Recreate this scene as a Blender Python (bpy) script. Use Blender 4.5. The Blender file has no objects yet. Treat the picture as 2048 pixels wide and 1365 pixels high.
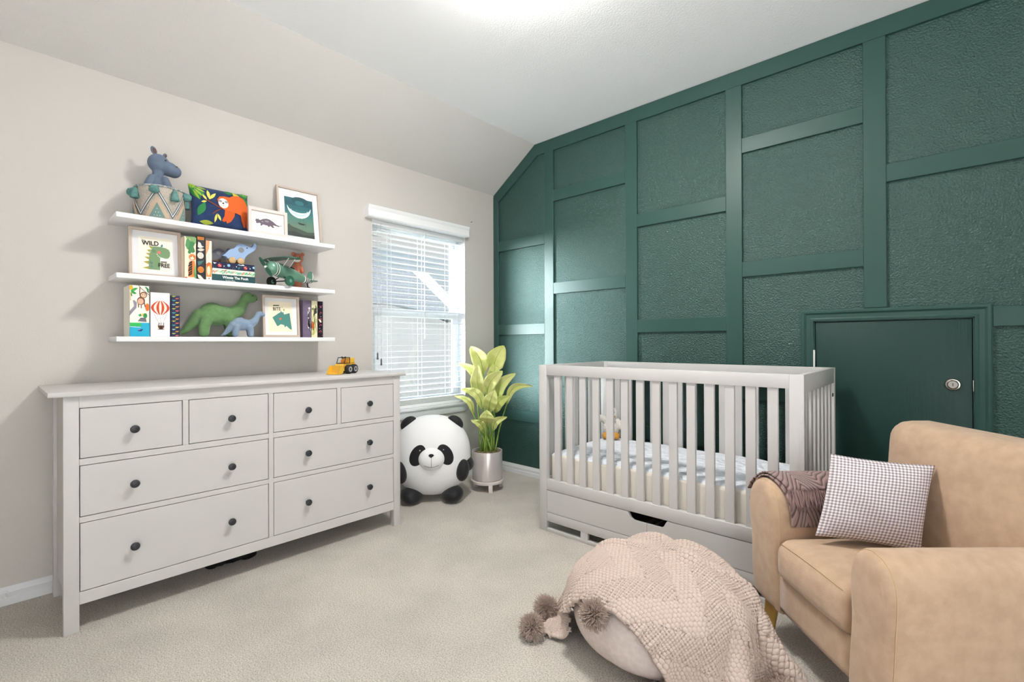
import bpy, bmesh, math, random
import numpy as np
from mathutils import Vector, Matrix, Euler

# ------------------------------------------------------------------ camera
SC = bpy.context.scene
COL = SC.collection
R = math.radians
random.seed(7)

cam_data = bpy.data.cameras.new('camera')
cam = bpy.data.objects.new('camera', cam_data)
COL.objects.link(cam)
cam_data.sensor_width = 36.0
cam_data.lens = 36.0 * 957.0 / 2048.0
cam_data.clip_start = 0.02
cam_data.clip_end = 200
cam.location = (3.13, -3.18, 1.17)
YAW, PITCH, ROLL = R(42.514), R(0.127), R(-0.230)
_m = Matrix.Rotation(YAW, 4, 'Z') @ Matrix.Rotation(R(90) + PITCH, 4, 'X') @ Matrix.Rotation(ROLL, 4, 'Z')
cam.rotation_euler = _m.to_euler()
SC.camera = cam

# ------------------------------------------------------------------ view, sky, daylight
SC.view_settings.view_transform = 'Standard'
SC.view_settings.look = 'None'
SC.view_settings.gamma = 1.0
SC.view_settings.use_curve_mapping = False
SC.view_settings.exposure = 0.38
SC.cycles.max_bounces = 10
SC.cycles.diffuse_bounces = 6
SC.cycles.sample_clamp_indirect = 8.0

LAMP_POWER = 132.0        # emission strength of the ceiling lamp's glass
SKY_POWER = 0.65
SHEEN_LOBE = 135.0
UNDER_FILL = 8.5
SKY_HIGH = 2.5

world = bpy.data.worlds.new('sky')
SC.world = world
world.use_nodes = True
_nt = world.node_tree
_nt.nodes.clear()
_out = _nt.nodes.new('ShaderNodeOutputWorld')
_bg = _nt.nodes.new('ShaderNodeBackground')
_tc = _nt.nodes.new('ShaderNodeTexCoord')
_sep = _nt.nodes.new('ShaderNodeSeparateXYZ')
_ramp = _nt.nodes.new('ShaderNodeValToRGB')
_ramp.color_ramp.elements[0].position = 0.0
_ramp.color_ramp.elements[0].color = (0.80, 0.83, 0.86, 1)
_ramp.color_ramp.elements[1].position = 0.75
_ramp.color_ramp.elements[1].color = (0.36, 0.56, 0.80, 1)
_e = _ramp.color_ramp.elements.new(0.28)
_e.color = (0.56, 0.70, 0.83, 1)
_map = _nt.nodes.new('ShaderNodeMapping')
_map.inputs['Scale'].default_value = (2.0, 2.0, 9.0)
_noise = _nt.nodes.new('ShaderNodeTexNoise')
_noise.inputs['Scale'].default_value = 1.6
_noise.inputs['Detail'].default_value = 5
_cr = _nt.nodes.new('ShaderNodeValToRGB')
_cr.color_ramp.elements[0].position = 0.46
_cr.color_ramp.elements[1].position = 0.62
_mix = _nt.nodes.new('ShaderNodeMix')
_mix.data_type = 'RGBA'
_mix.inputs['B'].default_value = (0.90, 0.88, 0.86, 1)
_nt.links.new(_tc.outputs['Generated'], _sep.inputs[0])
_nt.links.new(_sep.outputs['Z'], _ramp.inputs[0])
_nt.links.new(_tc.outputs['Generated'], _map.inputs[0])
_nt.links.new(_map.outputs[0], _noise.inputs['Vector'])
_nt.links.new(_noise.outputs['Fac'], _cr.inputs[0])
_nt.links.new(_cr.outputs[0], _mix.inputs['Factor'])
_nt.links.new(_ramp.outputs[0], _mix.inputs['A'])
_nt.links.new(_mix.outputs['Result'], _bg.inputs[0])
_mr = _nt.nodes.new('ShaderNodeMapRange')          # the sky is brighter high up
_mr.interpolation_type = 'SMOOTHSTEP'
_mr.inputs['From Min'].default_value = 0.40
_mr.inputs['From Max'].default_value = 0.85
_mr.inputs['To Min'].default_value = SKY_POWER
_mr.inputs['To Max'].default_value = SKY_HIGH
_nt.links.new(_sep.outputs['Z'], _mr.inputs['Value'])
_dot = _nt.nodes.new('ShaderNodeVectorMath')         # bright lobe added out of view for the green wall's sheen
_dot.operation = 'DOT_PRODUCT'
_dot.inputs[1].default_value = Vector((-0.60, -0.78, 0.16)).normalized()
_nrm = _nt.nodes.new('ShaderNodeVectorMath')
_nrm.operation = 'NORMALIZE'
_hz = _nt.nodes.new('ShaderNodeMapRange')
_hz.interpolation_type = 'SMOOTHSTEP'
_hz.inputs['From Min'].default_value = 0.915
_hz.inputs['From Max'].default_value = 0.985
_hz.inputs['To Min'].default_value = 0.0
_hz.inputs['To Max'].default_value = SHEEN_LOBE
_gr = _nt.nodes.new('ShaderNodeMapRange')           # fill light added below the horizon to brighten the ceiling
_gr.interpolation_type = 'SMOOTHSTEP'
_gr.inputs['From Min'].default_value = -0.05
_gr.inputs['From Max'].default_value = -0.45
_gr.inputs['To Max'].default_value = UNDER_FILL
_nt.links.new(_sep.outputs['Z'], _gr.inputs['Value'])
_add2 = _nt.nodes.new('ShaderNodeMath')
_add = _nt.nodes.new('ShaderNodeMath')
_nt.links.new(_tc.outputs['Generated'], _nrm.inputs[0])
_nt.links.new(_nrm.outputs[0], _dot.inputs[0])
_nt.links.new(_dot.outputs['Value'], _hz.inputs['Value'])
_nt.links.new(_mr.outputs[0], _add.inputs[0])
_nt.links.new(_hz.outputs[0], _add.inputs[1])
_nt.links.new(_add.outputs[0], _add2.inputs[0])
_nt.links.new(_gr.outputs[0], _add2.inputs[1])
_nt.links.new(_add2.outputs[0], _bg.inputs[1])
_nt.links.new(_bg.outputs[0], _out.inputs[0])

sun_data = bpy.data.lights.new('sun', 'SUN')      # high sun behind the house, on the neighbour's roof
sun_data.energy = 1.2
sun_data.angle = R(2)
sun = bpy.data.objects.new('sun', sun_data)
COL.objects.link(sun)
sun.location = (6, -2, 9)
sun.rotation_euler = (R(8), R(48), 0)

# ------------------------------------------------------------------ helpers
def srgb(h):
    if isinstance(h, str):
        h = h.lstrip('#')
        c = [int(h[i:i + 2], 16) / 255 for i in (0, 2, 4)]
        return tuple(x / 12.92 if x <= 0.04045 else ((x + 0.055) / 1.055) ** 2.4 for x in c)
    return tuple(h)

_mats = {}
def mat(name, color, rough=0.6, spec=0.4, metal=0.0, bump=None, var=None, sheen=0.0, emit=None, coat=0.0):
    """bump = (scale, strength, detail, distance); var = (scale, second colour)"""
    if name in _mats:
        return _mats[name]
    m = bpy.data.materials.new(name)
    m.use_nodes = True
    nt = m.node_tree
    b = nt.nodes['Principled BSDF']
    c = srgb(color)
    b.inputs['Base Color'].default_value = (*c, 1)
    b.inputs['Roughness'].default_value = rough
    b.inputs['Specular IOR Level'].default_value = spec
    b.inputs['Metallic'].default_value = metal
    if sheen:
        b.inputs['Sheen Weight'].default_value = sheen
    if coat:
        b.inputs['Coat Weight'].default_value = coat
        b.inputs['Coat Roughness'].default_value = 0.15
    if emit:
        b.inputs['Emission Color'].default_value = (*srgb(emit[0]), 1)
        b.inputs['Emission Strength'].default_value = emit[1]
    if bump or var:
        tc = nt.nodes.new('ShaderNodeTexCoord')
    if bump:
        n = nt.nodes.new('ShaderNodeTexNoise')
        n.inputs['Scale'].default_value = bump[0]
        n.inputs['Detail'].default_value = bump[2]
        bp = nt.nodes.new('ShaderNodeBump')
        bp.inputs['Strength'].default_value = bump[1]
        bp.inputs['Distance'].default_value = bump[3] if len(bump) > 3 else 0.002
        nt.links.new(tc.outputs['Object'], n.inputs['Vector'])
        nt.links.new(n.outputs['Fac'], bp.inputs['Height'])
        nt.links.new(bp.outputs[0], b.inputs['Normal'])
    if var:
        n2 = nt.nodes.new('ShaderNodeTexNoise')
        n2.inputs['Scale'].default_value = var[0]
        n2.inputs['Detail'].default_value = 4
        rp = nt.nodes.new('ShaderNodeValToRGB')
        rp.color_ramp.elements[0].position = 0.35
        rp.color_ramp.elements[1].position = 0.65
        rp.color_ramp.elements[0].color = (*c, 1)
        rp.color_ramp.elements[1].color = (*srgb(var[1]), 1)
        nt.links.new(tc.outputs['Object'], n2.inputs['Vector'])
        nt.links.new(n2.outputs['Fac'], rp.inputs[0])
        nt.links.new(rp.outputs[0], b.inputs['Base Color'])
    _mats[name] = m
    return m

def paint(h, rough=0.6):
    """flat print colour"""
    return mat('print_' + str(h) + str(rough), h, rough, 0.3)

def tag(o, label=None, cat=None, group=None, kind=None):
    if label: o['label'] = label
    if cat: o['category'] = cat
    if group: o['group'] = group
    if kind: o['kind'] = kind
    return o

def thing(name, label, cat, loc=(0, 0, 0), rz=0.0, group=None, rx=0.0):
    o = bpy.data.objects.new(name, None)
    o.empty_display_size = 0.05
    COL.objects.link(o)
    o.location = loc
    o.rotation_euler = (rx, 0, rz)
    return tag(o, label, cat, group)

def link_mesh(name, me, m=None, parent=None, smooth=None):
    if m is not None:
        for x in (m if isinstance(m, (list, tuple)) else [m]):
            me.materials.append(x)
    if smooth is not None:
        me.polygons.foreach_set('use_smooth', [True] * len(me.polygons))
        if smooth < 179:
            me.set_sharp_from_angle(angle=R(smooth))
    me.update()
    o = bpy.data.objects.new(name, me)
    COL.objects.link(o)
    if parent is not None:
        o.parent = parent
    return o

def grid_mesh(P, closed_u=False, closed_v=False, flip=False, uv=False):
    """P: array (n, m, 3) -> mesh of quads"""
    P = np.asarray(P, float)
    n, k = P.shape[:2]
    idx = np.arange(n * k).reshape(n, k)
    a = idx if closed_u else idx[:-1]
    b = np.roll(idx, -1, 0) if closed_u else idx[1:]
    if closed_v:
        q = np.stack([a, np.roll(a, -1, 1), np.roll(b, -1, 1), b], -1)
    else:
        q = np.stack([a[:, :-1], a[:, 1:], b[:, 1:], b[:, :-1]], -1)
    q = q.reshape(-1, 4)
    if flip:
        q = q[:, ::-1]
    me = bpy.data.meshes.new('m')
    me.from_pydata(P.reshape(-1, 3).tolist(), [], q.tolist())
    if uv:
        ul = me.uv_layers.new(name='UVMap')
        uu = np.repeat(np.linspace(0, 1, n), k)
        vv = np.tile(np.linspace(0, 1, k), n)
        li = q.reshape(-1)
        ul.data.foreach_set('uv', np.stack([uu[li], vv[li]], -1).reshape(-1))
    return me

class MB:
    """collects shapes; world coordinates minus origin o"""
    def __init__(self, o=(0, 0, 0)):
        self.bm = bmesh.new()
        self.o = Vector(o)
    def box(self, x0, x1, y0, y1, z0, z1, bevel=0.0, seg=2, taper=None):
        r = bmesh.ops.create_cube(self.bm, size=1.0)
        vs = r['verts']
        c = Vector(((x0 + x1) / 2, (y0 + y1) / 2, (z0 + z1) / 2)) - self.o
        for v in vs:
            v.co = Vector((v.co.x * (x1 - x0), v.co.y * (y1 - y0), v.co.z * (z1 - z0))) + c
        if taper:
            for v in vs:
                if v.co.z < c.z:
                    v.co.x = c.x + (v.co.x - c.x) * taper
                    v.co.y = c.y + (v.co.y - c.y) * taper
        if bevel:
            es = list({e for v in vs for e in v.link_edges})
            bmesh.ops.bevel(self.bm, geom=es, offset=bevel, segments=seg, profile=0.5, affect='EDGES')
        return self
    def tube(self, pts, radii, seg=12, cap=True):
        pts = [Vector(p) - self.o for p in pts]
        if not isinstance(radii, (list, tuple)):
            radii = [radii] * len(pts)
        rings = []
        prev = None
        for i, p in enumerate(pts):
            d = (pts[min(i + 1, len(pts) - 1)] - pts[max(i - 1, 0)]).normalized()
            if prev is None:
                a = Vector((0, 0, 1)) if abs(d.z) < 0.9 else Vector((1, 0, 0))
                u = d.cross(a).normalized()
            else:
                u = (prev - d * prev.dot(d)).normalized()
            prev = u
            w = d.cross(u)
            rings.append([self.bm.verts.new(p + (u * math.cos(t) + w * math.sin(t)) * radii[i])
                          for t in [2 * math.pi * k / seg for k in range(seg)]])
        for a, b in zip(rings[:-1], rings[1:]):
            for k in range(seg):
                self.bm.faces.new((a[k], a[(k + 1) % seg], b[(k + 1) % seg], b[k]))
        if cap:
            self.bm.faces.new(rings[0][::-1])
            self.bm.faces.new(rings[-1])
        return self
    def lathe(self, prof, c=(0, 0, 0), seg=32, axis='z', closed=False, M=None):
        """prof: [(r, h)] about axis through c"""
        c = Vector(c) - self.o
        rings = []
        for r, h in prof:
            ring = []
            for k in range(seg):
                t = 2 * math.pi * k / seg
                a, b = math.cos(t) * r, math.sin(t) * r
                p = {'z': Vector((a, b, h)), 'x': Vector((h, a, b)), 'y': Vector((b, h, a))}[axis]
                if M is not None:
                    p = M @ p
                ring.append(self.bm.verts.new(p + c))
            rings.append(ring)
        for a, b in zip(rings[:-1], rings[1:]):
            for k in range(seg):
                self.bm.faces.new((a[k], a[(k + 1) % seg], b[(k + 1) % seg], b[k]))
        if not closed:
            self.bm.faces.new(rings[0][::-1])
            self.bm.faces.new(rings[-1])
        return self
    def ell(self, c, r, rot=None, sub=3):
        g = bmesh.ops.create_icosphere(self.bm, subdivisions=sub, radius=1.0)
        Mx = Matrix.Diagonal(Vector(r))
        if rot is not None:
            Mx = Euler(rot).to_matrix() @ Mx
        for v in g['verts']:
            v.co = Mx @ v.co + Vector(c) - self.o
        return self
    def prism(self, poly, d, n):
        """polygon of 3D points swept by vector n*d"""
        n = Vector(n) * d
        A = [self.bm.verts.new(Vector(p) - self.o) for p in poly]
        B = [self.bm.verts.new(Vector(p) - self.o + n) for p in poly]
        k = len(A)
        self.bm.faces.new(A[::-1])
        self.bm.faces.new(B)
        for i in range(k):
            self.bm.faces.new((A[i], A[(i + 1) % k], B[(i + 1) % k], B[i]))
        return self
    def build(self, name, m, parent=None, smooth=35):
        bmesh.ops.recalc_face_normals(self.bm, faces=self.bm.faces[:])
        me = bpy.data.meshes.new(name)
        self.bm.to_mesh(me)
        self.bm.free()
        return link_mesh(name, me, m, parent, smooth)

def struct(o):
    o['kind'] = 'structure'
    return o

def blob(name, ells=(), chains=(), m=None, parent=None, voxel=0.004, smooth=6):
    """one continuous body from ellipsoids (c, r[, rot]) and chains [(p, r), ...]"""
    mb = MB()
    for e in ells:
        mb.ell(e[0], e[1], e[2] if len(e) > 2 else None, 3)
    for ch in chains:
        for (p, r), (q, s) in zip(ch[:-1], ch[1:]):
            p, q = Vector(p), Vector(q)
            n = max(2, int((q - p).length / (min(r, s) * 0.35)) + 1)
            for i in range(n + 1):
                t = i / n
                rr = r + (s - r) * t
                mb.ell(p.lerp(q, t), (rr, rr, rr), None, 2)
    me = bpy.data.meshes.new('b')
    mb.bm.to_mesh(me)
    mb.bm.free()
    tmp = bpy.data.objects.new('tmp', me)
    COL.objects.link(tmp)
    md = tmp.modifiers.new('r', 'REMESH')
    md.mode = 'VOXEL'
    md.voxel_size = voxel
    ms = tmp.modifiers.new('s', 'SMOOTH')
    ms.factor = 0.5
    ms.iterations = smooth
    dg = bpy.context.evaluated_depsgraph_get()
    out = bpy.data.meshes.new_from_object(tmp.evaluated_get(dg))
    bpy.data.objects.remove(tmp)
    bpy.data.meshes.remove(me)
    out.materials.clear()
    return link_mesh(name, out, m, parent, 180)

# flat printed shapes -------------------------------------------------------
def E(cx, cy, rx, ry=None, rot=0.0, n=28):
    ry = rx if ry is None else ry
    c, s = math.cos(rot), math.sin(rot)
    return [(cx + rx * math.cos(t) * c - ry * math.sin(t) * s, cy + rx * math.cos(t) * s + ry * math.sin(t) * c)
            for t in [2 * math.pi * i / n for i in range(n)]]

def LEAF(x0, y0, x1, y1, w, n=9):
    dx, dy = x1 - x0, y1 - y0
    L = math.hypot(dx, dy)
    nx, ny = -dy / L, dx / L
    a = [(x0 + dx * t + nx * w * math.sin(math.pi * t), y0 + dy * t + ny * w * math.sin(math.pi * t)) for t in [i / n for i in range(n + 1)]]
    b = [(x0 + dx * t - nx * w * math.sin(math.pi * t), y0 + dy * t - ny * w * math.sin(math.pi * t)) for t in [i / n for i in range(n - 1, 0, -1)]]
    return a + b

def LINE(pts, w):
    P = [Vector((p[0], p[1])) for p in pts]
    L, Rr = [], []
    for i, p in enumerate(P):
        d = (P[min(i + 1, len(P) - 1)] - P[max(i - 1, 0)]).normalized()
        nn = Vector((-d.y, d.x)) * w / 2
        L.append(tuple(p + nn)); Rr.append(tuple(p - nn))
    return L + Rr[::-1]

def RECT(x0, y0, x1, y1):
    return [(x0, y0), (x1, y0), (x1, y1), (x0, y1)]

def art(name, parent, items, fmap, fine=None, rough=0.6):
    """items: [(colour, [(u, v)...])]; fmap(u, v, layer) -> point in the parent's space"""
    bm = bmesh.new()
    mats, order = [], {}
    for li, (colr, poly) in enumerate(items):
        if colr not in order:
            order[colr] = len(mats)
            mats.append(paint(colr, rough))
        b2 = bmesh.new()
        vs = [b2.verts.new((p[0], p[1], 0)) for p in poly]
        b2.faces.new(vs)
        if fine:
            bmesh.ops.triangulate(b2, faces=b2.faces[:])
            for _ in range(5):
                es = [e for e in b2.edges if e.calc_length() > fine]
                if not es: break
                bmesh.ops.subdivide_edges(b2, edges=es, cuts=1)
                bmesh.ops.triangulate(b2, faces=[f for f in b2.faces if len(f.verts) > 4])
        b2.verts.index_update()
        nv = [bm.verts.new(Vector(fmap(v.co.x, v.co.y, li))) for v in b2.verts]
        for f in b2.faces:
            try:
                g = bm.faces.new([nv[v.index] for v in f.verts])
                g.material_index = order[colr]
            except ValueError:
                pass
        b2.free()
    me = bpy.data.meshes.new(name)
    bm.to_mesh(me)
    bm.free()
    return link_mesh(name, me, mats, parent, None)

def text(name, body, size, m, parent, M, ext=0.0002, align='CENTER', offset=0.0, sx=1.0):
    cu = bpy.data.curves.new('t', 'FONT')
    cu.body = body
    cu.size = size
    cu.extrude = ext
    cu.offset = offset
    cu.align_x = align
    cu.align_y = 'CENTER'
    tmp = bpy.data.objects.new('tmp', cu)
    COL.objects.link(tmp)
    dg = bpy.context.evaluated_depsgraph_get()
    me = bpy.data.meshes.new_from_object(tmp.evaluated_get(dg))
    bpy.data.objects.remove(tmp)
    bpy.data.curves.remove(cu)
    me.materials.clear()
    me.transform(M @ Matrix.Diagonal((sx, 1, 1, 1)))
    return link_mesh(name, me, m, parent, None)

# front face of a shelf item: local x right, z up, facing -y
FRONT = Matrix.Rotation(R(90), 4, 'X')

def cushion_pts(w, h, t, n=36, pinch=0.07, p=2.4):
    """front and back sheets of a stuffed cushion in local x (width), z (height), y (thickness)"""
    u = np.linspace(-1, 1, n)
    U, V = np.meshgrid(u, u, indexing='ij')
    x = w / 2 * U * (1 - pinch * (1 - V ** 2) * np.abs(U) ** 2)
    z = h / 2 * V * (1 - pinch * (1 - U ** 2) * np.abs(V) ** 2)
    y = t / 2 * ((1 - np.abs(U) ** p) * (1 - np.abs(V) ** p)) ** 0.55
    return x, y, z

def cushion(name, w, h, t, m, parent, n=36, pinch=0.07, wr=0.0, seed=1, uv=True):
    x, y, z = cushion_pts(w, h, t, n, pinch)
    rng = np.random.RandomState(seed)
    if wr:
        u = np.linspace(-1, 1, n)
        U, V = np.meshgrid(u, u, indexing='ij')
        ww = sum(rng.uniform(.4, 1) * np.sin(rng.uniform(3, 9) * U + rng.uniform(3, 9) * V + rng.uniform(0, 6)) for _ in range(6))
        y = y + wr * ww * (1 - U ** 4) * (1 - V ** 4) * 0.3
    F = np.stack([x, -y, z], -1)
    B = np.stack([x, y, z], -1)
    bm = bmesh.new()
    vf = [[bm.verts.new(F[i, j]) for j in range(n)] for i in range(n)]
    vb = [[vf[i][j] if i in (0, n - 1) or j in (0, n - 1) else bm.verts.new(B[i, j]) for j in range(n)] for i in range(n)]
    ul = bm.loops.layers.uv.new('UVMap')
    for vv, fl in ((vf, False), (vb, True)):
        for i in range(n - 1):
            for j in range(n - 1):
                ij = [(i, j), (i + 1, j), (i + 1, j + 1), (i, j + 1)]
                if fl: ij = ij[::-1]
                f = bm.faces.new([vv[a][b] for a, b in ij])
                for lp, (a, b) in zip(f.loops, ij):
                    lp[ul].uv = (a / (n - 1), b / (n - 1))
    me = bpy.data.meshes.new(name)
    bm.to_mesh(me)
    bm.free()
    return link_mesh(name, me, m, parent, 180)
# ------------------------------------------------------------------ materials of the room
M_WALL = mat('greige_paint', (0.575, 0.545, 0.512), 0.75, 0.2, bump=(170, 0.35, 3, 0.003))
M_CEIL = mat('ceiling_paint', (0.89, 0.895, 0.905), 0.85, 0.15, bump=(120, 0.45, 4, 0.004))
M_SLOPE = mat('greige_slope_paint', (0.60, 0.582, 0.558), 0.85, 0.15, bump=(120, 0.45, 4, 0.004))
M_GREEN = mat('green_textured_paint', (0.026, 0.074, 0.062), 0.33, 0.42, bump=(110, 0.8, 2, 0.010))
M_GREENT = mat('green_trim_paint', (0.026, 0.074, 0.062), 0.42, 0.33, bump=(14, 0.05, 2, 0.002))
M_WHITE = mat('white_trim_paint', (0.74, 0.75, 0.77), 0.4, 0.4)
M_SLAT = mat('blind_white', (0.86, 0.87, 0.88), 0.45, 0.35)
M_VINYL = mat('window_vinyl', (0.80, 0.82, 0.84), 0.4, 0.4)

def carpet_mat():
    m = bpy.data.materials.new('carpet')
    m.use_nodes = True
    nt = m.node_tree
    b = nt.nodes['Principled BSDF']
    b.inputs['Roughness'].default_value = 0.95
    b.inputs['Specular IOR Level'].default_value = 0.05
    b.inputs['Sheen Weight'].default_value = 0.15
    tc = nt.nodes.new('ShaderNodeTexCoord')
    n1 = nt.nodes.new('ShaderNodeTexNoise'); n1.inputs['Scale'].default_value = 185; n1.inputs['Detail'].default_value = 5
    n2 = nt.nodes.new('ShaderNodeTexNoise'); n2.inputs['Scale'].default_value = 3.2; n2.inputs['Detail'].default_value = 4
    r1 = nt.nodes.new('ShaderNodeValToRGB')
    r1.color_ramp.elements[0].position = 0.30; r1.color_ramp.elements[0].color = (0.48, 0.43, 0.365, 1)
    r1.color_ramp.elements[1].position = 0.62; r1.color_ramp.elements[1].color = (0.86, 0.80, 0.72, 1)
    r2 = nt.nodes.new('ShaderNodeValToRGB')
    r2.color_ramp.elements[0].position = 0.35; r2.color_ramp.elements[0].color = (0.86, 0.86, 0.86, 1)
    r2.color_ramp.elements[1].position = 0.65; r2.color_ramp.elements[1].color = (1.0, 1.0, 1.0, 1)
    mx = nt.nodes.new('ShaderNodeMix'); mx.data_type = 'RGBA'; mx.blend_type = 'MULTIPLY'; mx.inputs['Factor'].default_value = 1.0
    bp = nt.nodes.new('ShaderNodeBump'); bp.inputs['Strength'].default_value = 1.0; bp.inputs['Distance'].default_value = 0.014
    L = nt.links.new
    L(tc.outputs['Object'], n1.inputs['Vector']); L(tc.outputs['Object'], n2.inputs['Vector'])
    L(n1.outputs['Fac'], r1.inputs[0]); L(n2.outputs['Fac'], r2.inputs[0])
    L(r1.outputs[0], mx.inputs['A']); L(r2.outputs[0], mx.inputs['B'])
    L(mx.outputs['Result'], b.inputs['Base Color'])
    L(n1.outputs['Fac'], bp.inputs['Height']); L(bp.outputs[0], b.inputs['Normal'])
    return m
M_CARPET = carpet_mat()

RX, BY = 4.4, -4.5           # far ends of the room
# ------------------------------------------------------------------ floor, ceiling, walls
struct(MB().box(-0.15, RX + .12, BY - .12, 0.12, -0.12, 0.0).build('floor', M_CARPET, None, None))
cb = MB()
cb.prism([(-.14, BY, 2.53 - .095), (0.0, BY, 2.53), (0.50, BY, 2.868), (RX, BY, 2.868), (RX, BY, 3.0), (-.14, BY, 3.0)], 0.12 - BY, (0, 1, 0))
co = struct(cb.build('ceiling', [M_CEIL, M_SLOPE], None, None))
for f in co.data.polygons:                 # the sloping strip is painted like the walls
    if f.normal.x > .3 and f.normal.z < -.3: f.material_index = 1
# window wall with its opening
WY0, WY1, WZ0, WZ1 = -1.285, -0.370, 0.632, 2.09
w = MB()
w.box(-.14, 0, BY, WY0, 0, 2.53)
w.box(-.14, 0, WY1, 0.0, 0, 2.53)
w.box(-.14, 0, WY0, WY1, 0, WZ0)
w.box(-.14, 0, WY0, WY1, WZ1, 2.53)
struct(w.build('wall_left', M_WALL, None, None))
# panelled wall, with the opening of the little door
DX0, DX1, DZ = 2.553, 3.215, 1.283
w = MB()
w.prism([(-.14, 0, 0), (DX0, 0, 0), (DX0, 0, DZ), (DX1, 0, DZ), (DX1, 0, 0), (RX, 0, 0), (RX, 0, 2.868), (.5, 0, 2.868), (0, 0, 2.53), (-.14, 0, 2.435)], 0.12, (0, 1, 0))
struct(w.build('wall_right', M_GREEN, None, None))

w = MB()                                   # made-up opening behind the camera, sized for the fill light
w.box(-.14, 2.7, BY - .12, BY, 0, 2.868)
w.box(2.7, RX, BY - .12, BY, 2.1, 2.868)
struct(w.build('wall_back', M_WALL, None, None))
w = MB()
w.box(RX, RX + .12, BY, 0, 0, 2.868)
struct(w.build('wall_near', M_WALL, None, None))
# baseboards: moulded profile
def baseboard(name, p0, p1, n):
    prof = [(0, 0), (.013, 0), (.013, .030), (.009, .034), (.011, .056), (.007, .062), (.006, .074), (.002, .080), (0, .080)]
    p0, p1, n = Vector(p0), Vector(p1), Vector(n)
    mb = MB()
    mb.prism([p0 + n * a + Vector((0, 0, b)) for a, b in prof], (p1 - p0).length, (p1 - p0).normalized())
    struct(mb.build(name, M_WHITE, None, 30))
baseboard('baseboard_left', (0, BY, 0), (0, -.013, 0), (1, 0, 0))
baseboard('baseboard_right', (0, 0, 0), (2.49, 0, 0), (0, -1, 0))
baseboard('baseboard_near', (3.28, 0, 0), (RX, 0, 0), (0, -1, 0))

# battens of the panelled wall
_tn = [0]
def batten(poly_xz, d=0.018):
    _tn[0] += 1
    mb = MB()
    mb.prism([(x, -0.0, z) for x, z in poly_xz], d, (0, -1, 0))
    bm = mb.bm
    es = [e for e in bm.edges if all(abs(v.co.y + d) < 1e-5 for v in e.verts)]
    bmesh.ops.bevel(bm, geom=es, offset=0.002, segments=1, affect='EDGES')
    struct(mb.build('trim_%d' % _tn[0], M_GREENT, None, 30))
def rect(x0, x1, z0, z1): batten([(x0, z0), (x1, z0), (x1, z1), (x0, z1)])
VX = [(0.605, 0.700), (1.366, 1.461), (2.080, 2.176), (2.788, 2.886), (3.50, 3.595), (4.21, 4.30)]
batten([(0.0, .08), (.063, .08), (.063, 2.455), (0.0, 2.52)])
for x0, x1 in VX:
    rect(x0, x1, (1.345 if 2.5 < x0 < 3.3 else .08), 2.768)
batten([(0.0, 2.527), (.063, 2.455), (.530, 2.768), (RX, 2.768), (RX, 2.866), (.502, 2.866)], 0.0185)
bays = [(.063, .605), (.700, 1.366), (1.461, 2.080), (2.176, 2.788), (2.886, 3.50), (3.595, 4.21)]
for i, (x0, x1) in enumerate(bays):
    for z1 in ((2.092, 1.328, 0.565) if i % 2 == 0 else (2.433, 1.662, .90)):
        z0 = z1 - .093
        if i == 3 and z1 < 1.0:
            rect(x0, 2.49, z0, z1)
        elif i == 4 and z1 < 1.4:
            rect(3.276, x1, z0, z1)
        else:
            rect(x0, x1, z0, z1)

# ------------------------------------------------------------------ little door
door = struct(thing('door_1', 'small dark green attic door in moulded casing', None, (2.884, 0, 0)))
del door['label']
O = (2.884, 0, 0)
pan = MB(O).box(2.562, 3.206, 0.004, 0.034, 0.02, 1.274, .002)
M_DOOR = mat('green_door_shaded', (0.015, 0.046, 0.039), 0.4, 0.28)  # darker than the wall green; shade at the door put into the colour
_nt2 = M_DOOR.node_tree
_t = _nt2.nodes.new('ShaderNodeTexCoord'); _mp = _nt2.nodes.new('ShaderNodeMapping'); _mp.inputs['Scale'].default_value = (60, 60, 3.0)
_w = _nt2.nodes.new('ShaderNodeTexNoise'); _w.inputs['Scale'].default_value = 2.0; _w.inputs['Detail'].default_value = 4; _w.inputs['Distortion'].default_value = 0.6
_b = _nt2.nodes.new('ShaderNodeBump'); _b.inputs['Strength'].default_value = 0.5; _b.inputs['Distance'].default_value = 0.003
_nt2.links.new(_t.outputs['Object'], _mp.inputs[0]); _nt2.links.new(_mp.outputs[0], _w.inputs['Vector'])
_nt2.links.new(_w.outputs['Fac'], _b.inputs['Height']); _nt2.links.new(_b.outputs[0], _nt2.nodes['Principled BSDF'].inputs['Normal'])
pan.build('door_panel', M_DOOR, door)
cs = MB(O)
prof = [(0, 0), (0, .010), (.010, .013), (.016, .010), (.034, .012), (.044, .021), (.054, .022), (.060, .018), (.060, 0)]  # (distance from opening, depth)
inn = [(DX0, 0.0), (DX0, DZ), (DX1, DZ), (DX1, 0.0)]
dirs = [(-1, 0), (-1, 1), (1, 1), (1, 0)]
rows = [[Vector((x + dx * a, -dpt, z + dz * a)) - Vector(O) for a, dpt in prof] for (x, z), (dx, dz) in zip(inn, dirs)]
rv = [[cs.bm.verts.new(p) for p in row] for row in rows]
for a, b in zip(rv[:-1], rv[1:]):
    for k in range(len(prof) - 1):
        cs.bm.faces.new((a[k], a[k + 1], b[k + 1], b[k]))
cs.box(DX0 - .001, DX0 + .006, 0.0, .06, 0, DZ)
cs.box(DX1 - .006, DX1 + .001, 0.0, .06, 0, DZ)
cs.box(DX0, DX1, 0.0, .06, DZ - .006, DZ + .001)
cs.box(DX0 - .03, DX1 + .03, .06, .075, -.02, DZ + .03)
cs.build('door_casing', M_GREENT, door, 25)
M_NICKEL = mat('satin_nickel', (0.62, 0.59, 0.54), 0.28, 0.5, metal=1.0)
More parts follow.
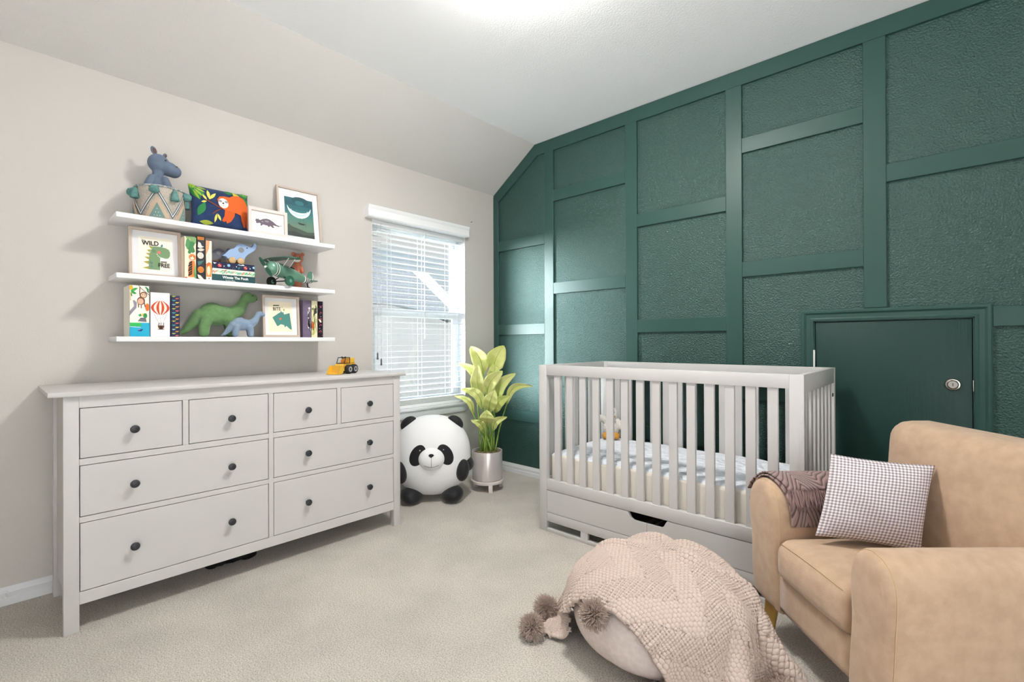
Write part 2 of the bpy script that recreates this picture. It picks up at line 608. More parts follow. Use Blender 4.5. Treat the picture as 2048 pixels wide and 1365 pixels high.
M_DKMET = mat('dark_metal', (0.06, 0.06, 0.06), 0.35, 0.5, metal=0.6)
lk = MB(O).lathe([(.030, 0.004), (.030, -.004), (.0265, -.010), (.022, -.011), (.021, -.016), (.018, -.019), (.0175, -.0205), (.001, -.0205)], (3.137, 0, .954), 36, 'y')
lock = lk.build('deadbolt', M_NICKEL, door, 40)
MB(O).box(3.1355, 3.1385, -.0212, -.020, .947, .962).build('keyhole', M_DKMET, lock)
MB(O).box(3.2075, 3.2105, -.012, .01, .925, .978, .001).build('strike_plate', M_NICKEL, door)
hg = MB(O).tube([(2.556, -.006, 1.02), (2.556, -.006, 1.118)], .006, 12)
hg.box(2.553, 2.5575, -.004, .02, 1.02, 1.11)
hg.build('hinge', mat('white_painted_hinge', (.72, .72, .7), .4), door)

# ------------------------------------------------------------------ window
win = struct(thing('window_1', None, None, (-.07, (WY0 + WY1) / 2, WZ0)))
O = tuple(win.location)
fr = MB(O)
X0, X1 = -.138, -.085
fr.box(X0, X1, WY0, WY0 + .035, WZ0, WZ1, .003)
fr.box(X0, X1, WY1 - .035, WY1, WZ0, WZ1, .003)
fr.box(X0, X1, WY0 + .035, WY1 - .035, WZ1 - .035, WZ1, .003)
fr.box(X0, X1, WY0 + .035, WY1 - .035, WZ0 + .02, WZ0 + .055, .003)
fr.build('window_frame', M_VINYL, win)
up = MB(O)
up.box(-.134, -.108, WY0 + .036, WY1 - .036, 1.372, 1.405, .003)
up.box(-.134, -.108, WY0 + .036, WY0 + .066, 1.405, WZ1 - .036, .003)
up.box(-.134, -.108, WY1 - .066, WY1 - .036, 1.405, WZ1 - .036, .003)
up.box(-.134, -.108, WY0 + .066, WY1 - .066, WZ1 - .066, WZ1 - .036, .003)
up.build('upper_sash', M_VINYL, win)
lo = MB(O)
lo.box(-.106, -.082, WY0 + .036, WY1 - .036, 1.372, 1.436, .003)
lo.box(-.106, -.082, WY0 + .036, WY0 + .076, WZ0 + .056, 1.372, .003)
lo.box(-.106, -.082, WY1 - .076, WY1 - .036, WZ0 + .056, 1.372, .003)
lo.box(-.106, -.082, WY0 + .076, WY1 - .076, WZ0 + .056, WZ0 + .10, .003)
lo.build('lower_sash', M_VINYL, win)
def glass_mat():
    m = bpy.data.materials.new('window_glass'); m.use_nodes = True
    nt = m.node_tree; nt.nodes.clear()
    o = nt.nodes.new('ShaderNodeOutputMaterial'); mx = nt.nodes.new('ShaderNodeMixShader')
    t = nt.nodes.new('ShaderNodeBsdfTransparent'); g = nt.nodes.new('ShaderNodeBsdfGlossy'); f = nt.nodes.new('ShaderNodeMath'); lw = nt.nodes.new('ShaderNodeLayerWeight'); mp = nt.nodes.new('ShaderNodeMath')
    t.inputs[0].default_value = (.97, .985, .98, 1); g.inputs['Roughness'].default_value = 0.02; lw.inputs[0].default_value = 0.5
    mp.operation = 'POWER'; mp.inputs[1].default_value = 5.0; f.operation = 'MULTIPLY_ADD'; f.inputs[1].default_value = 0.9; f.inputs[2].default_value = 0.04
    nt.links.new(lw.outputs['Facing'], mp.inputs[0]); nt.links.new(mp.outputs[0], f.inputs[0])
    nt.links.new(f.outputs[0], mx.inputs[0]); nt.links.new(t.outputs[0], mx.inputs[1]); nt.links.new(g.outputs[0], mx.inputs[2])
    nt.links.new(mx.outputs[0], o.inputs[0])
    return m
M_GLASS = glass_mat()
MB(O).box(-.123, -.119, WY0 + .066, WY1 - .066, 1.405, WZ1 - .066).build('upper_pane', M_GLASS, win, None)
MB(O).box(-.096, -.092, WY0 + .076, WY1 - .076, WZ0 + .10, 1.372).build('lower_pane', M_GLASS, win, None)
st = MB(O)
st.box(-.085, .032, WY0 - .04, WY1 + .075, WZ0, WZ0 + .018, .004)
st.build('window_sill', M_WHITE, win)
MB(O).box(0, .016, WY0 - .02, WY1 + .012, WZ0 - .06, WZ0, .003).build('window_apron', M_WHITE, win)

# blind inside the opening
rv = MB(O)
rv.box(-.085, -.0005, WY0, WY0 + .004, WZ0 + .018, WZ1); rv.box(-.085, -.0005, WY1 - .004, WY1, WZ0 + .018, WZ1); rv.box(-.085, -.0005, WY0 + .004, WY1 - .004, WZ1 - .004, WZ1)
rv.build('lit_reveal_skin', M_WHITE, win)  # added white skin; strong daylight on the reveal put into its colour
bl = thing('window_blind', 'white horizontal slat blind with a wide valance, lowered over the window', 'blind', (-.02, (WY0 + WY1) / 2, WZ1))
O = tuple(bl.location)
va = MB(O)
va.prism([(0.0, 0, 2.082), (.052, 0, 2.082), (.058, 0, 2.092), (.054, 0, 2.100), (.054, 0, 2.140), (.060, 0, 2.150), (.062, 0, 2.168), (0.0, 0, 2.171)], .974, (0, 1, 0))
for v in va.bm.verts: v.co.y += -1.343
va.build('valance', M_SLAT, bl, 30)
MB(O).box(-.062, -.012, WY0 + .008, WY1 - .008, 2.045, 2.085, .003).build('head_rail', M_SLAT, bl)
sl = MB(O)
zz = 2.016
while zz > .735:
    sl.box(-.062, -.012, WY0 + .006, WY1 - .006, zz - .0016, zz + .0016)
    zz -= .0458
for k in range(6):
    sl.box(-.062, -.012, WY0 + .006, WY1 - .006, .682 + k * .0065, .686 + k * .0065)
sl.build('slats', M_SLAT, bl, None)
MB(O).box(-.063, -.011, WY0 + .006, WY1 - .006, .6505, .678, .004).build('bottom_rail', M_SLAT, bl)
M_CORD = mat('blind_cord', (.55, .57, .6), .7)
ld = MB(O)
for y in (-1.115, -.83, -.545):
    for x in (-.064, -.010):
        ld.tube([(x, y, .68), (x, y, 2.05)], .0011, 6)
ld.build('ladder_string', M_SLAT, bl, None)
M_TASSEL = mat('grey_tassel', (.10, .10, .11), .5)
for y, z in ((-1.236, 1.075), (-1.205, 1.030)):
    c = MB(O).tube([(-.006, y, z), (-.006, y, 2.06)], .0014, 6).build('cord', M_CORD, bl, None)
    MB(O).lathe([(.002, z + .02), (.006, z + .012), (.0055, z - .01), (.008, z - .03), (.002, z - .032)], (-.006, y, 0), 12).build('tassel', M_TASSEL, c)
MB(O).tube([(-.008, -.80, 1.20), (-.008, -.80, 2.06)], .0035, 8).build('tilt_wand', mat('clear_wand', (.75, .78, .8), .2), bl)

# small hook left in the wall beside the window
MB((0, -.30, 2.235)).tube([(0, -.30, 2.235), (.012, -.30, 2.233), (.014, -.296, 2.238)], .0022, 8).build('wall_hook', M_DKMET, None)
bpy.data.objects['wall_hook'].location = (0, -.30, 2.235)
tag(bpy.data.objects['wall_hook'], 'tiny dark hook in the wall between window and green wall', 'hook')
# spring door stop on the left baseboard
ds = MB((.013, -3.135, .055)).lathe([(.012, 0), (.012, .004), (.004, .006), (.004, .05), (.007, .052), (.007, .062), (.002, .064)], (.013, -3.135, .055), 16, 'x')
dso = ds.build('door_stop', M_WHITE, None)
dso.location = (.013, -3.135, .055)
tag(dso, 'small white door stop on the baseboard left of the dresser', 'door stop')

# ------------------------------------------------------------------ ceiling lamp
LX, LY = 1.82, -1.68
lamp = thing('ceiling_light', 'round flush ceiling light with a shallow glowing glass', 'light', (LX, LY, 2.868))
O = (LX, LY, 2.868)
MB(O).lathe([(.075, 2.868), (.075, 2.852), (.025, 2.846), (.025, 2.83)], (LX, LY, 0), 40).build('lamp_mount', M_NICKEL, lamp)
MB(O).ell((LX, LY, 2.815), (.17, .17, .032), None, 4).build(
    'lamp_glass', mat('glowing_glass', (.9, .9, .88), .4, emit=((1.0, .97, .93), LAMP_POWER)), lamp, 180)

# ------------------------------------------------------------------ outside: neighbour's house
M_SIDING = mat('pale_siding', (.27, .268, .268), .8)
_s = M_SIDING.node_tree
_t = _s.nodes.new('ShaderNodeTexCoord'); _w = _s.nodes.new('ShaderNodeTexWave'); _w.wave_type = 'BANDS'; _w.bands_direction = 'Z'; _w.wave_profile = 'SAW'
_w.inputs['Scale'].default_value = 1.6
_b = _s.nodes.new('ShaderNodeBump'); _b.inputs['Strength'].default_value = .6; _b.inputs['Distance'].default_value = .02
_s.links.new(_t.outputs['Object'], _w.inputs['Vector']); _s.links.new(_w.outputs['Fac'], _b.inputs['Height']); _s.links.new(_b.outputs[0], _s.nodes['Principled BSDF'].inputs['Normal'])
M_ROOF = mat('grey_shingles', (.20, .208, .225), .9, bump=(30, .6, 3, .02), var=(20, (.17, .18, .20)))
hs = thing('neighbour_house', 'pale grey house with a sloping roof outside the window', 'house', (-6.5, 0, -3))
HX = -5.0
HO = (-6.5, 0, -3)
MB(HO).prism([(HX, 0.4, -3), (HX, 3.75, -3), (HX, 3.75, 1.55), (HX, 2.5, 1.95), (HX, 0.4, 1.95)], 5, (-1, 0, 0)).build('house_wall', M_SIDING, hs, None)
rf = MB(HO)
rf.prism([(HX + .25, 0.2, 1.9), (HX + .25, 2.2, 1.9), (HX + .25, 3.80, 1.62), (HX + .25, 2.47, 2.59), (HX + .25, 0.2, 2.59)], 5.3, (-1, 0, 0))
rf.build('house_roof', M_ROOF, hs, None)
MB(HO).prism([(HX + .28, 3.80, 1.62), (HX + .28, 4.15, 1.62), (HX + .28, 2.82, 2.60), (HX + .28, 2.47, 2.59)], .2, (-1, 0, 0)).build('house_fascia', M_WHITE, hs, None)
struct(MB().box(-60, -.2, -60, 60, -3.1, -3.0).build('ground', mat('lawn', (.22, .25, .14), .95, bump=(8, .5, 4, .05)), None, None))
# ------------------------------------------------------------------ dresser
M_DRESS = mat('white_stained_wood', (0.54, 0.522, 0.508), 0.45, 0.35, bump=(60, 0.06, 3, 0.001))
M_KNOB = mat('dark_iron_knob', (0.022, 0.024, 0.03), 0.42, 0.45)
O = (0.275, -2.192, 0)
dr = thing('dresser', 'wide white eight-drawer dresser with black knobs against the left wall', 'dresser', O)
DXF, DXB, DYA, DYB = 0.520, 0.034, -2.984, -1.400
MB(O).box(.010, .536, -3.030, -1.362, .957, .977, .004).build('top', M_DRESS, dr)
for x0 in (DXB, DXF - .047):
    for y0 in (DYA, DYB - .048):
        MB(O).box(x0, x0 + .047, y0, y0 + .048, 0, .957, .002).build('leg', M_DRESS, dr)
for y in (DYA + .012, DYB - .030):
    mb = MB(O)
    pts = [(DXB + .047, .957)] + [(DXF - .047, .957), (DXF - .047, .085)]
    n = 10
    for i in range(1, n):
        t = i / n
        x = DXF - .047 + (DXB - DXF + .094) * t
        pts.append((x, .085 + .03 * math.sin(math.pi * t)))
    pts.append((DXB + .047, .085))
    mb.prism([(x, y, z) for x, z in pts], .018, (0, 1, 0))
    mb.build('side_panel', M_DRESS, dr, 30)
MB(O).box(DXB + .004, DXB + .012, DYA + .04, DYB - .04, .10, .957).build('back_panel', M_DRESS, dr)
cols = [-2.936, -2.580, -2.557, -2.203, -2.180, -1.827, -1.804, -1.455]
rows = [(.700, .908), (.463, .674), (.159, .440)]
fr = MB(O)
YA, YB = DYA + .048, DYB - .048
def bar(y0, y1, z0, z1): fr.box(DXF - .030, DXF - .001, y0, y1, z0, z1, .001, 1)
bar(YA, YB, .908, .957); bar(YA, YB, .109, .159)
bar(YA, -2.203, .674, .700); bar(-2.180, YB, .674, .700)
bar(YA, -2.203, .440, .463); bar(-2.180, YB, .440, .463)
bar(-2.203, -2.180, .159, .908)
bar(-2.580, -2.557, .700, .908); bar(-1.827, -1.804, .700, .908)
fr.build('face_frame', M_DRESS, dr)
MB(O).box(DXB + .02, DXF - .05, YA, YB, .112, .125).build('bottom_panel', M_DRESS, dr)
def knob(par, y, z, po):
    prof = [(.0065, .5175), (.0065, .532), (.010, .535), (.0165, .540), (.0175, .544), (.016, .549), (.009, .552), (.001, .553)]
    MB(po).lathe(prof, (0, y, z), 20, 'x').build('knob', M_KNOB, par, 50)
def drawer(y0, y1, z0, z1, knobs):
    g = .0028
    d = MB(O)
    d.box(DXF - .022, DXF - .0015, y0 + g, y1 - g, z0 + g, z1 - g, .0015, 1)
    d.box(DXB + .05, DXF - .022, y0 + .02, y1 - .02, z0 + .015, z0 + .025)
    d = d.build('drawer', M_DRESS, dr)
    for ky in knobs: knob(d, ky, (z0 + z1) / 2 - .002, O)
drawer(YA, -2.580, *rows[0], [-2.759]); drawer(-2.557, -2.203, *rows[0], [-2.382])
drawer(-2.180, -1.827, *rows[0], [-2.004]); drawer(-1.804, YB, *rows[0], [-1.628])
for r_ in rows[1:]:
    drawer(YA, -2.203, *r_, [-2.759, -2.382]); drawer(-2.180, YB, *r_, [-2.004, -1.630])

# black cloth left lying under the dresser
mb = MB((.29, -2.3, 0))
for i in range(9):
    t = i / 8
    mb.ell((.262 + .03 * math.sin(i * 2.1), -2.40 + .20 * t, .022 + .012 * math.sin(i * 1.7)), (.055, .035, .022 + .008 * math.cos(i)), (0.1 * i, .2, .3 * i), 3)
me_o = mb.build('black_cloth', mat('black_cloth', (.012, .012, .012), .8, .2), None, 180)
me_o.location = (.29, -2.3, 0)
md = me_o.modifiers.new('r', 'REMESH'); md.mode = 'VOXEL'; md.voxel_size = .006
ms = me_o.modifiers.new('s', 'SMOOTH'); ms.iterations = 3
tag(me_o, 'crumpled black cloth lying on the carpet under the dresser', 'cloth')

# ------------------------------------------------------------------ crib
M_CRIB = mat('crib_lacquer', (0.545, 0.535, 0.525), 0.42, 0.38)
CX0, CX1, CY0, CY1, CT = 1.227, 2.672, -.855, -.105, 1.026
O = ((CX0 + CX1) / 2, (CY0 + CY1) / 2, 0)
cr = thing('crib', 'white slatted baby crib with storage drawers below, along the green wall', 'crib', O)
P = .056
for x0 in (CX0, CX1 - P):
    for y0 in (CY0, CY1 - .034):
        MB(O).box(x0, x0 + P, y0, y0 + .034, 0, CT, .002).build('post', M_CRIB, cr)
for y0 in (CY0, CY1 - .034):
    MB(O).box(CX0 + P, CX1 - P, y0 + .002, y0 + .034, .964, CT, .002).build('top_rail', M_CRIB, cr)
    MB(O).box(CX0 + P, CX1 - P, y0 + .002, y0 + .034, .256, .321, .002).build('bottom_rail', M_CRIB, cr)
for x0 in (CX0, CX1 - .030):
    MB(O).box(x0 + .001, x0 + .029, CY0 + .034, CY1 - .034, .945, CT, .002).build('end_top_rail', M_CRIB, cr)
    MB(O).box(x0 + .001, x0 + .029, CY0 + .034, CY1 - .034, .18, .321, .002).build('end_bottom_rail', M_CRIB, cr)
bar_me = None
for i in range(14):
    x = 1.359 + i * (2.549 - 1.359) / 13
    for y0 in (CY0 + .009, CY1 - .026):
        o = MB((x, y0, 0)).box(x - .0215, x + .0215, y0, y0 + .017, .318, .967, .0015, 1).build('bar', M_CRIB, cr)
        o.location = Vector((x, y0, 0)) - Vector(O)
for i in range(7):
    y = CY0 + .034 + (CY1 - CY0 - .068) * (i + .75) / 7.5
    for x0 in (CX0 + .006, CX1 - .023):
        o = MB((x0, y, 0)).box(x0, x0 + .017, y - .021, y + .021, .318, .948, .0015, 1).build('end_bar', M_CRIB, cr)
        o.location = Vector((x0, y, 0)) - Vector(O)
MB(O).lathe([(.001, CX1 - .003), (.010, CX1 - .003), (.010, CX1 + .0012), (.001, CX1 + .0012)], (0, CY1 - .075, .885), 16, 'x').build('bolt_hole', M_DKMET, cr)
# drawer fronts with a shared hand notch
for s in (-1, 1):
    xc = 1.9495
    a, b = (CX0 + P + .002, xc - .001) if s < 0 else (xc + .001, CX1 - P - .002)
    zt, zb = .2525, .120
    nd = .042
    if s < 0:
        poly = [(a, zb), (b, zb), (b, zt - nd), (xc - .078, zt - nd), (xc - .094, zt - nd + .010), (xc - .104, zt - .012), (xc - .112, zt), (a, zt)]
    else:
        poly = [(a, zb), (b, zb), (b, zt), (xc + .112, zt), (xc + .104, zt - .012), (xc + .094, zt - nd + .010), (xc + .078, zt - nd), (a, zt - nd)]
    mb = MB(O); mb.prism([(x, CY0 + .022, z) for x, z in poly], .019, (0, -1, 0))
    d = mb.build('storage_drawer', M_CRIB, cr, 30)
    mb = MB(O)
    mb.box(a + .02, b - (.01 if s < 0 else .02), CY0 + .022, CY1 - .1, .122, .13)
    mb.box(a + .02, a + .032, CY0 + .022, CY1 - .1, .13, .2)
    mb.box(b - .032, b - .02, CY0 + .022, CY1 - .1, .13, .2)
    mb.build('drawer_box', mat('dark_drawer_inside', (.10, .09, .085), .8), d)
MB(O).box(CX0 + P, CX1 - P, CY0 + .003, CY0 + .022, .062, .1165, .0015).build('lower_strip', M_CRIB, cr)
MB(O).box(CX0 + P, CX1 - P, CY0 + .003, CY0 + .030, .0, .020, .0015).build('floor_rail', M_CRIB, cr)
for x0 in (1.531, 1.94, 2.31):
    MB(O).box(x0, x0 + .05, CY0 + .004, CY0 + .021, .020, .063).build('short_upright', M_CRIB, cr)
MB(O).box(CX0 + P, CX1 - P, CY0 + .034, CY1 - .034, .262, .288, .002).build('mattress_base', mat('crib_base_board', (.62, .63, .66), .6), cr)

# mattress
M_MSIDE = mat('cream_ticking', (0.72, 0.675, 0.60), .8, .1, bump=(90, .2, 2, .002))
M_NAVY = mat('navy_piping', (.03, .045, .12), .7)
O = (1.95, -.48, .288)
mt = thing('crib_mattress', 'thick cream crib mattress with quilted white top inside the crib', 'mattress', O)
mb = MB(O); mb.box(1.285, 2.612, -.815, -.150, .292, .476, .022, 4)
mb.build('mattress_side', M_MSIDE, mt, 60)
def quilt_mat():
    m = bpy.data.materials.new('quilted_white'); m.use_nodes = True
    nt = m.node_tree; b = nt.nodes['Principled BSDF']
    b.inputs['Base Color'].default_value = (.74, .77, .83, 1); b.inputs['Roughness'].default_value = .85; b.inputs['Specular IOR Level'].default_value = .1
    tc = nt.nodes.new('ShaderNodeTexCoord'); v = nt.nodes.new('ShaderNodeTexVoronoi'); v.inputs['Scale'].default_value = 34
    bp = nt.nodes.new('ShaderNodeBump'); bp.inputs['Strength'].default_value = 1.0; bp.inputs['Distance'].default_value = .012; bp.invert = True
    nt.links.new(tc.outputs['Object'], v.inputs['Vector']); nt.links.new(v.outputs['Distance'], bp.inputs['Height']); nt.links.new(bp.outputs[0], b.inputs['Normal'])
    return m
n, k = 90, 46
gx = np.linspace(1.289, 2.608, n); gy = np.linspace(-.812, -.153, k)
X_, Y_ = np.meshgrid(gx, gy, indexing='ij')
ed = np.minimum.reduce([(X_ - 1.289), (2.608 - X_), (Y_ + .812), (-.153 - Y_)])
Z_ = .487 - .022 * np.clip(1 - ed / .03, 0, 1) ** 2 + .004 * np.sin(X_ * 55) * np.sin(Y_ * 55) + .002 * np.sin(X_ * 13 + Y_ * 9)
link_mesh('quilted_top', grid_mesh(np.stack([X_, Y_, Z_], -1) - np.array(O)), quilt_mat(), mt, 180)
pp = []
for (a, b) in [((1.285, -.814), (2.612, -.814)), ((2.612, -.814), (2.612, -.151)), ((2.612, -.151), (1.285, -.151)), ((1.285, -.151), (1.285, -.814))]:
    pp.append(MB(O).tube([(*a, .312), (*b, .312)], .0042, 8).bm)
pm = MB(O)
for (a, b) in [((1.285, -.814), (2.612, -.814)), ((2.612, -.814), (2.612, -.151)), ((2.612, -.151), (1.285, -.151)), ((1.285, -.151), (1.285, -.814))]:
    pm.tube([(*a, .312), (*b, .312)], .0042, 8)
for b_ in pp: b_.free()
pm.build('piping', M_NAVY, mt, 60)

# ------------------------------------------------------------------ floating shelves
M_SHELF = mat('white_shelf', (0.80, 0.80, 0.81), .4, .4)
SH = {}
SD = .235
for z, lab in ((1.795, 'top white floating shelf, under the basket, sloth cushion and moon picture'),
               (1.507, 'middle white floating shelf, under the toy plane and framed green dinosaur'),
               (1.204, 'lowest white floating shelf, under the two knitted dinosaurs')):
    mb = MB((0, -2.235, z - .024)).box(0.0, SD, -2.778, -1.692, z - .024, z, .0015)
    o = mb.build('floating_shelf', M_SHELF, None)
    o.location = (0, -2.235, z - .024)
    tag(o, lab, 'shelf', 'floating shelves on the left wall')

# ------------------------------------------------------------------ panda cushion
M_PW = mat('white_plush', (.84, .84, .85), .55, .25, sheen=.2)
M_PB = mat('black_plush', (.010, .010, .012), .6, .25, sheen=.15)
pd = thing('panda_cushion', 'big round black and white panda plush sitting on the carpet beside the dresser', 'plush toy', (.268, -.945, 0), R(50))
RXb, RYb, RZb, ZC = .284, .185, .298, .330
def pbody(u, v, off):
    q = max(0.0, 1 - (abs(u) / RXb) ** 2.2 - (abs(v - ZC) / RZb) ** 2.2)
    return (u, -(RYb * q ** .5) - off, v)
mb = MB(); mb.ell((0, 0, 0), (1, 1, 1), None, 5)
for v in mb.bm.verts:
    c = v.co; s = (abs(c.x) ** 2.2 + abs(c.y) ** 2.2 + abs(c.z) ** 2.2) ** (-1 / 2.2)
    v.co = Vector((c.x * s * RXb, c.y * s * RYb, c.z * s * RZb + ZC))
    if v.co.z < .10: v.co.z = .10 - (.10 - v.co.z) * .92
mb.build('body', M_PW, pd, 180)
for s in (-1, 1):
    mb = MB(); mb.ell((s * .170, -.02, .568), (.066, .034, .050), (0, -s * R(-38), 0), 4)
    mb.build('ear', M_PB, pd, 180)
    mb = MB(); mb.ell((s * .222, -.125, .238), (.048, .052, .080), (0, s * R(8), 0), 4)
    mb.build('paw', M_PB, pd, 180)
    mb = MB(); mb.ell((s * .258, -.02, .262), (.050, .105, .052), (0, s * R(-20), 0), 4)
    mb.build('arm_band', M_PB, pd, 180)
    mb = MB(); mb.ell((s * .150, -.085, .057), (.078, .092, .057), (0, s * R(-12), s * R(10)), 4)
    mb.build('foot', M_PB, pd, 180)
    e = art('eye_patch', pd, [(('#0e0e10'), E(s * .098, .366, .051, .080, s * R(28), 40))], lambda u, v, l: pbody(u, v, .0025), fine=.016, rough=.55)
    e.data.materials.clear(); e.data.materials.append(M_PB)
    q = pbody(s * .083, .400, 0)
    ey = MB().ell((q[0], q[1] + .002, q[2]), (.0095, .008, .0095), None, 3).build('eye', mat('glass_eye', (.02, .02, .02), .08, .8), e, 180)
    MB().ell((q[0] + .003, q[1] - .0055, q[2] + .004), (.0024, .0016, .0024), None, 2).build('eye_glint', M_PW, e, 180)
mz = MB(); mz.ell((0, -.165, .338), (.094, .060, .084), None, 5)
mz = mz.build('muzzle', M_PW, pd, 180)
mb = MB(); mb.ell((0, -.219, .372), (.019, .012, .013), None, 4)
for v in mb.bm.verts:
    if v.co.z < .372: v.co.x *= max(.25, 1 - (.372 - v.co.z) * 60)
mb.build('nose', M_PB, mz, 180)
def mzs(u, v):
    q = max(.02, 1 - (u / .094) ** 2 - ((v - .338) / .084) ** 2)
    return (u, -.165 - .060 * q ** .5 - .0005, v)
MB().tube([mzs(0, .362 - i * .008) for i in range(10)], .0013, 6).build('mouth_line', M_PB, mz, 180)
MB().tube([mzs(-.052 + i * .0087, .302 - .012 * math.cos((i - 6) / 6 * 1.5)) for i in range(13)], .0013, 6).build('mouth', M_PB, mz, 180)

# ------------------------------------------------------------------ plant on its stand
PXY = (.40, -.50)
st = thing('plant_stand', 'low pale plant stand with three legs, under the plant pot', 'stand', (*PXY, 0), R(42.5))
M_STAND = mat('pale_pink_wood', (.70, .63, .61), .5, .35)
MB().lathe([(.001, .060), (.128, .060), (.131, .066), (.131, .082), (.126, .086), (.122, .080), (.001, .080)], (0, 0, 0), 48).build('tray', M_STAND, st)
for a in (-75, 150, 30):
    x, y = .112 * math.cos(R(a)), .112 * math.sin(R(a))
    mb = MB(); mb.box(-.016, .016, -.014, .014, 0, .064, .002)
    l = mb.build('leg', M_STAND, st); l.location = (x, y, 0); l.rotation_euler = (0, 0, R(a + 90))
pl = thing('potted_plant', 'yellow-green broad-leaved plant in a shiny pale pink pot in the corner', 'plant', (*PXY, .0815), R(42.5))
M_POT = mat('pearly_ceramic', (.66, .60, .58), .22, .5, metal=.35)
MB().lathe([(.001, .0), (.112, .0), (.119, .006), (.121, .225), (.1195, .228), (.110, .226), (.109, .19), (.001, .19)], (0, 0, 0), 56).build('pot', M_POT, pl, 40)
mb = MB(); mb.lathe([(.1095, .208), (.09, .214), (.05, .219), (.001, .220)], (0, 0, 0), 40)
mb.build('soil', mat('potting_soil', (.11, .075, .045), .95, .1, bump=(70, 1, 4, .02), var=(45, (.30, .24, .14))), pl, 180)
def leaf_mat():
    m = mat('leaf_yellow_green', (.46, .52, .13), .45, .4, var=(7, (.62, .63, .25)))
    nt = m.node_tree; b = nt.nodes['Principled BSDF']
    tc = nt.nodes.new('ShaderNodeTexCoord'); w = nt.nodes.new('ShaderNodeTexWave'); w.inputs['Scale'].default_value = 24; w.bands_direction = 'Y'
    w.inputs['Distortion'].default_value = .5
    bp = nt.nodes.new('ShaderNodeBump'); bp.inputs['Strength'].default_value = .35; bp.inputs['Distance'].default_value = .003
    nt.links.new(tc.outputs['UV'], w.inputs['Vector']); nt.links.new(w.outputs['Fac'], bp.inputs['Height']); nt.links.new(bp.outputs[0], b.inputs['Normal'])
    return m
M_LEAF = leaf_mat()
M_STEM = mat('leaf_stem', (.13, .27, .035), .5, .35, var=(20, (.28, .40, .08)))
# (tip x, tip z, base x, base z, half width, depth at tip, depth at base, sideways bow)
LV = [(-.132, 1.135, -.030, .905, .050, .05, .02, -.018), (.133, 1.140, .045, .930, .058, .07, .02, .010),
      (.063, 1.003, .018, .868, .036, .02, .01, -.012), (-.072, .985, -.036, .725, .042, -.02, .0, .012),
      (.124, .940, -.002, .757, .040, -.03, -.01, .018), (.228, .915, .085, .700, .034, .05, .03, .030),
      (.366, .812, .155, .662, .024, .04, .02, .050), (-.236, 1.0, -.088, .783, .030, .06, .03, -.045),
      (-.202, .800, -.037, .634, .030, -.05, -.02, -.040), (-.256, .742, -.107, .588, .019, -.02, -.01, -.035),
      (.064, .790, .015, .616, .044, -.07, -.03, .006), (.178, .740, .061, .606, .034, -.03, -.01, .022),
      (.004, .640, .003, .518, .044, -.10, -.05, .0), (.159, .580, .048, .466, .023, -.06, -.03, .024),
      (-.121, .560, -.018, .448, .023, -.08, -.04, -.022)]
for i, (tx, tz, bx, bz, hw, ty, by, bow) in enumerate(LV):
    tz -= .08; bz -= .08
    n, k = 15, 9
    b0, t0 = Vector((bx, by, bz)), Vector((tx, ty, tz))
    d = t0 - b0
    side = Vector((d.z, 0, -d.x)).normalized()
    rng = random.Random(i)
    Pm = np.zeros((n, k, 3))
    for a in range(n):
        s = a / (n - 1)
        c = b0 + d * s + side * (-bow * 1.6 * math.sin(math.pi * s) * (1 if d.x >= 0 else 1)) + Vector((0, -.03 * math.sin(math.pi * s), .0))
        wd = 1.28 * hw * (min(1, s / .28) ** .62) * (min(1.0, (1 - s) / .42 + .008) ** .55)
        for b_ in range(k):
            t = b_ / (k - 1) * 2 - 1
            p = c + side * (t * wd) + Vector((0, -abs(t) * wd * .45 + .004 * math.sin(s * 22 + t), 0))
            Pm[a, b_] = p
    lf = link_mesh('leaf', grid_mesh(Pm, uv=True), M_LEAF, pl, 180)
    sm = lf.modifiers.new('s', 'SOLIDIFY'); sm.thickness = .0012
    # stem runs from the soil up the midrib
    root = Vector((.045 * math.sin(i * 2.4) + bx * .12, .035 * math.cos(i * 2.4), .208))
    mid = root.lerp(b0, .55) + Vector(((root.x - b0.x) * .22, 0, 0))
    pts = [root]
    for s in (.25, .5, .75, 1.0):
        pts.append(root.lerp(mid, s).lerp(mid.lerp(b0, s), s))
    rad = [.0075, .007, .006, .0055, .005]
    for a in range(1, n - 1):
        pts.append(Vector(Pm[a, k // 2]) + Vector((0, .0005, 0))); rad.append(.0026 * (1 - a / n) + .0009)
    MB().tube(pts, rad, 8).build('stem', M_STEM, lf, 180)
# ------------------------------------------------------------------ armchair
def nodes_of(m): return m.node_tree.nodes, m.node_tree.links

def soft_box(name, lo, hi, rad, m, parent, cuts=14, deform=None):
    lo, hi = Vector(lo), Vector(hi)
    c, hf = (lo + hi) / 2, (hi - lo) / 2
    bm = bmesh.new()
    bmesh.ops.create_cube(bm, size=2.0)
    bmesh.ops.subdivide_edges(bm, edges=bm.edges[:], cuts=cuts, use_grid_fill=True)
    rr = [rad] * 3 if not isinstance(rad, (tuple, list)) else rad
    for v in bm.verts:
        p = Vector([v.co[i] * hf[i] for i in range(3)])
        q = Vector([max(-(hf[i] - rr[i]), min(hf[i] - rr[i], p[i])) for i in range(3)])
        d = Vector([(p[i] - q[i]) / rr[i] for i in range(3)])
        if d.length > 1e-9:
            d = d.normalized()
            p = q + Vector([d[i] * rr[i] for i in range(3)])
        if deform:
            p = deform(p, hf)
        v.co = p + c
    me = bpy.data.meshes.new(name)
    bm.to_mesh(me); bm.free()
    return link_mesh(name, me, m, parent, 180)

